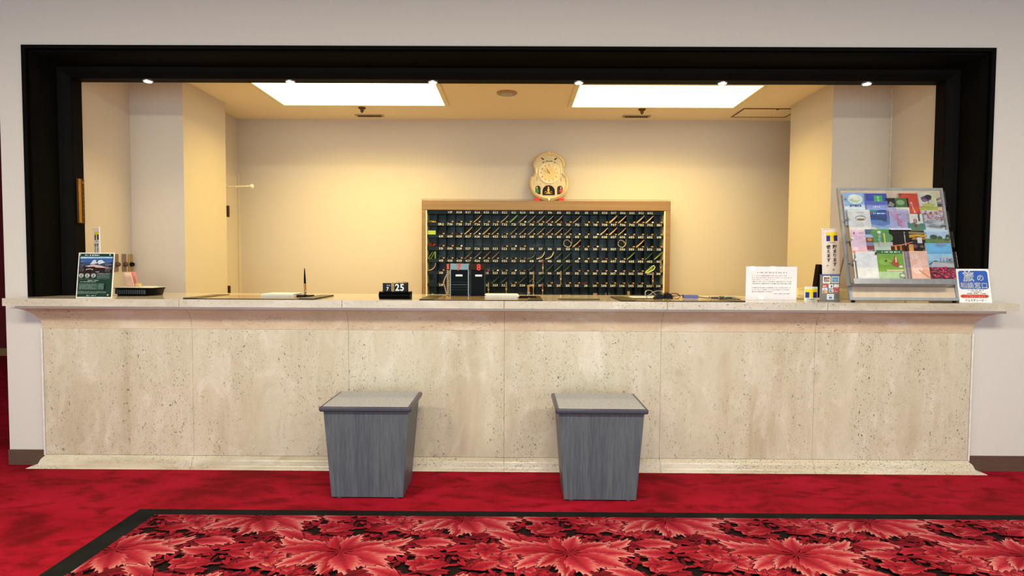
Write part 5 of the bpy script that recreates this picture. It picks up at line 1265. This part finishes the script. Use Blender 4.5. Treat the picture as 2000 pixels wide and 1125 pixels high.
def d12(f): f.r(0, .75, 1, 1, '#4a6474'); f.r(0, .6, 1, .75, '#9cb8d4'); f.r(0, .36, 1, .6, '#6b3a24'); f.e(.5, .5, .35, .08, '#c47a3c'); f.r(0, .2, 1, .36, '#7484a4'); f.r(0, 0, 1, .2, '#7c3038')
def d13(f):
    f.p([(0, 0), (1, 0), (1, .4), (0, .35)], '#a8b4ac'); f.e(.3, .8, .3, .16, '#5c8c4c'); f.e(.8, .6, .24, .2, '#5a8a54'); f.e(.42, .86, .09, .05, '#d8e0d4')
    f.t('神話の里', .42, .84, .12, '#eef2ea', 'c', .02, True, step=1.1); f.r(.60, .22, .67, .82, '#c8c85c'); f.r(.33, .44, .39, .56, '#84b4d4'); f.r(.33, .24, .39, .40, '#d08c7c')
def d14(f): f.lines(.66, .72, .3, .92, 9, '#e0dcd8', .8, 3, .06); f.p([(0, .30), (.5, .36), (1, .48), (1, .44), (.5, .30), (0, .26)], '#c4683c'); f.r(0, 0, 1, .26, '#4a2818'); f.r(.18, 0, .26, .28, '#c48a44'); f.r(.40, 0, .48, .3, '#a8682c'); f.r(.80, 0, 1, .36, '#c88c44'); f.r(.6, .0, .7, .3, '#2a1810')
def d15(f): f.p([(0, .86), (1, .84), (1, .92), (0, .96)], '#8c7a4c'); f.p([(0, .68), (.4, .74), (1, .70), (1, .80), (.5, .84), (0, .82)], '#c4941c'); f.p([(.1, .6), (.9, .6), (.8, .7), (.2, .7)], '#a87a1c'); f.r(.42, .44, .68, .70, '#d8d0d4'); f.e(.2, .3, .2, .08, '#6c3c48'); f.e(.7, .28, .2, .06, '#5c5a3c'); f.e(.8, .12, .14, .05, '#8c7c34')
def d16(f): f.r(0, .5, 1, 1, '#a8c0d8'); f.r(0, .30, 1, .54, '#5c7c3c'); f.e(.36, .62, .16, .12, '#3a4a30'); f.e(.62, .58, .1, .09, '#3f5232'); f.e(.95, .6, .1, .16, '#3c4a2c'); f.p([(.3, .3), (1, .36), (1, .42), (.5, .36)], '#8c6a44'); f.r(0, 0, 1, .28, '#c8d0b8'); f.lines(.2, .9, .06, .24, 2, '#8ca88c', .5, 3, .06)
def d17(f): f.r(.84, .82, .98, .98, '#eeeae8'); f.e(.88, .93, .06, .05, '#2c2c30', 12); f.r(.80, .86, .98, .89, '#b83434'); f.lines(.40, .43, .3, .75, 12, '#b8b4b8', .5, 3, .03); f.lines(.48, .51, .3, .75, 12, '#b8b4b8', .5, 4, .03)
def d18(f):
    f.r(0, .0, 1, .26, '#a8c094'); f.r(0, .26, 1, .92, '#74a032'); f.e(.3, .6, .25, .12, '#88b040'); f.r(0, .88, 1, 1, '#1c5c34'); f.lines(.2, .95, .91, .965, 1, '#e8efe4', .9, 3, .05)
    f.p([(.3, .62), (.42, .58), (.62, .44), (.9, .38), (.95, .44), (.8, .50), (.78, .62), (.72, .78), (.66, .80), (.60, .64), (.50, .56)], '#a04a24'); f.p([(.68, .56), (.74, .6), (.73, .78), (.68, .74)], '#d8c8a0'); f.e(.86, .43, .08, .04, '#d8d4c8', 12); f.e(.32, .63, .05, .04, '#4a4438', 10)
    f.r(.3, .27, .95, .32, '#d4b8a4'); f.r(.78, .04, 1, .2, '#7c8870'); f.e(.88, .12, .08, .05, '#c4c8b8', 12)
def d19(f):
    f.r(0, 0, .12, 1, '#b8bcc0'); f.r(.14, 0, .32, 1, '#7a6e78')
    for i, c in enumerate('The City Karaoke'): f.t(c, .23, .90-.058*i, .07, '#e8e4ea', 'c', .0)
    f.r(.32, 0, 1, 1, '#dcae9c'); f.e(.5, .8, .14, .1, '#e6c0b0'); f.e(.76, .6, .2, .14, '#e4b8a4'); f.e(.55, .35, .2, .18, '#e8c4b8'); f.e(.85, .25, .14, .12, '#d49c84'); f.p([(.58, .3), (.62, .34), (.98, .06), (.96, .02)], '#c0876c')
def d20(f):
    f.r(0, .62, 1, 1, '#5c9cc8'); f.r(0, .5, 1, .7, '#94bcd4'); f.p([(0, .4), (.3, .52), (.6, .46), (1, .5), (1, .4)], '#3c5c3c'); f.p([(.12, .40), (.22, .48), (1, .44), (1, .32), (.1, .34)], '#b4b0b4'); f.p([(.22, .47), (1, .42), (1, .47), (.5, .5)], '#8c9484')
    f.p([(.5, .56), (.72, .62), (1, .56)], '#c4a8a0'); f.r(.5, .46, .52, .58, '#3a5c8c'); f.r(.62, .46, .64, .56, '#3a5c8c'); f.r(.75, .46, .77, .58, '#3a5c8c')
    f.r(0, 0, 1, .32, '#6c2438'); rnd = random.Random(9)
    for k in range(60): f.e(rnd.uniform(.04, .96), rnd.uniform(.02, .32), .05, .018, rnd.choice(('#c4345c', '#d8507c', '#b02850', '#3a4a2c')), 7)
    f.t('はなやか', .52, .90, .075, '#c43a5c', 'c', .012)
spec = [
 (1, (1650, 377, 1689, 409), 'light blue farm', d1, '#8fb4dc', .10, 0), (1, (1690, 378, 1731, 410), 'deep blue', d2, '#3a48a4', .10, 0), (1, (1733, 387, 1773, 418), 'black and green photo', d3, '#d0ccc2', .10, 0),
 (1, (1760, 378, 1799, 420), 'orange-red museum', d4, '#c83c24', .08, 0), (1, (1799, 376, 1828, 412), 'cream iris flower', d5, '#ccc8b8', .08, .03),
 (2, (1660, 410, 1702, 450), 'white brochure with oval mountain picture', d6, '#d6d4ce', .10, 0), (2, (1703, 410, 1735, 450), 'blue aquarium', d7, '#2a4c90', .09, 0), (2, (1736, 410, 1774, 450), 'lilac', d8, '#a4a4cc', .09, 0),
 (2, (1775, 418, 1804, 455), 'white and green brochure with red letters', d9, '#d6d2ca', .06, 0), (2, (1805, 411, 1840, 450), 'snowy red maple', d10, '#b8bcc4', .08, 0),
 (3, (1666, 449, 1693, 496), 'pale pink', d11, '#dcbccc', .06, 0), (3, (1693.5, 448, 1703, 488), 'narrow photo strip', d12, '#8c98a8', .07, 0), (3, (1703.5, 448, 1740, 489), 'green forest', d13, '#4a8c44', .07, 0),
 (3, (1741, 449, 1779, 493), 'black brochure with lit wooden hall', d14, '#1c1818', .06, 0), (3, (1780, 451, 1809, 494), 'dark brochure with golden pond', d15, '#2c2428', .06, 0), (3, (1809.5, 449, 1851, 486), 'green meadow landscape', d16, '#c8d0b8', .06, 0),
 (4, (1677, 491, 1716, 545), 'plain white brochure with a small red and black logo', d17, '#dcdad8', 0, 0), (4, (1718, 489, 1762, 545), 'green brochure with orange koi picture', d18, '#74a032', 0, 0),
 (4, (1764, 491, 1809, 545), 'grey-spined peach pink', d19, '#dcae9c', 0, 0), (4, (1817, 475, 1856, 545), 'blue sky and pink flower field', d20, '#6ca4cc', 0, 0)]
RN = {1: 'top', 2: 'second', 3: 'third', 4: 'bottom'}
for row, rect, lb, dz, bg, dn, tl in spec:
    label = (lb if 'brochure' in lb else lb+' brochure') + ', %s row of the stand' % RN[row]
    brochure(row, rect, label, dz, bg, .008, dn if row < 4 else 0.0, tl, back=.0095 if 'orange-red' in lb else 0)
brochure(4, (1671, 490, 1690, 545), 'orange-topped brochure peeking out behind the white one in the bottom row', lambda f: (f.r(0, .93, 1, 1, '#dc8a5c'), f.r(.1, 0, .5, .85, '#5c6474')), '#c4c4c8', .004, 0, 0, back=.012)

# gloss/light checks need no further helpers
bpy.context.view_layer.update()
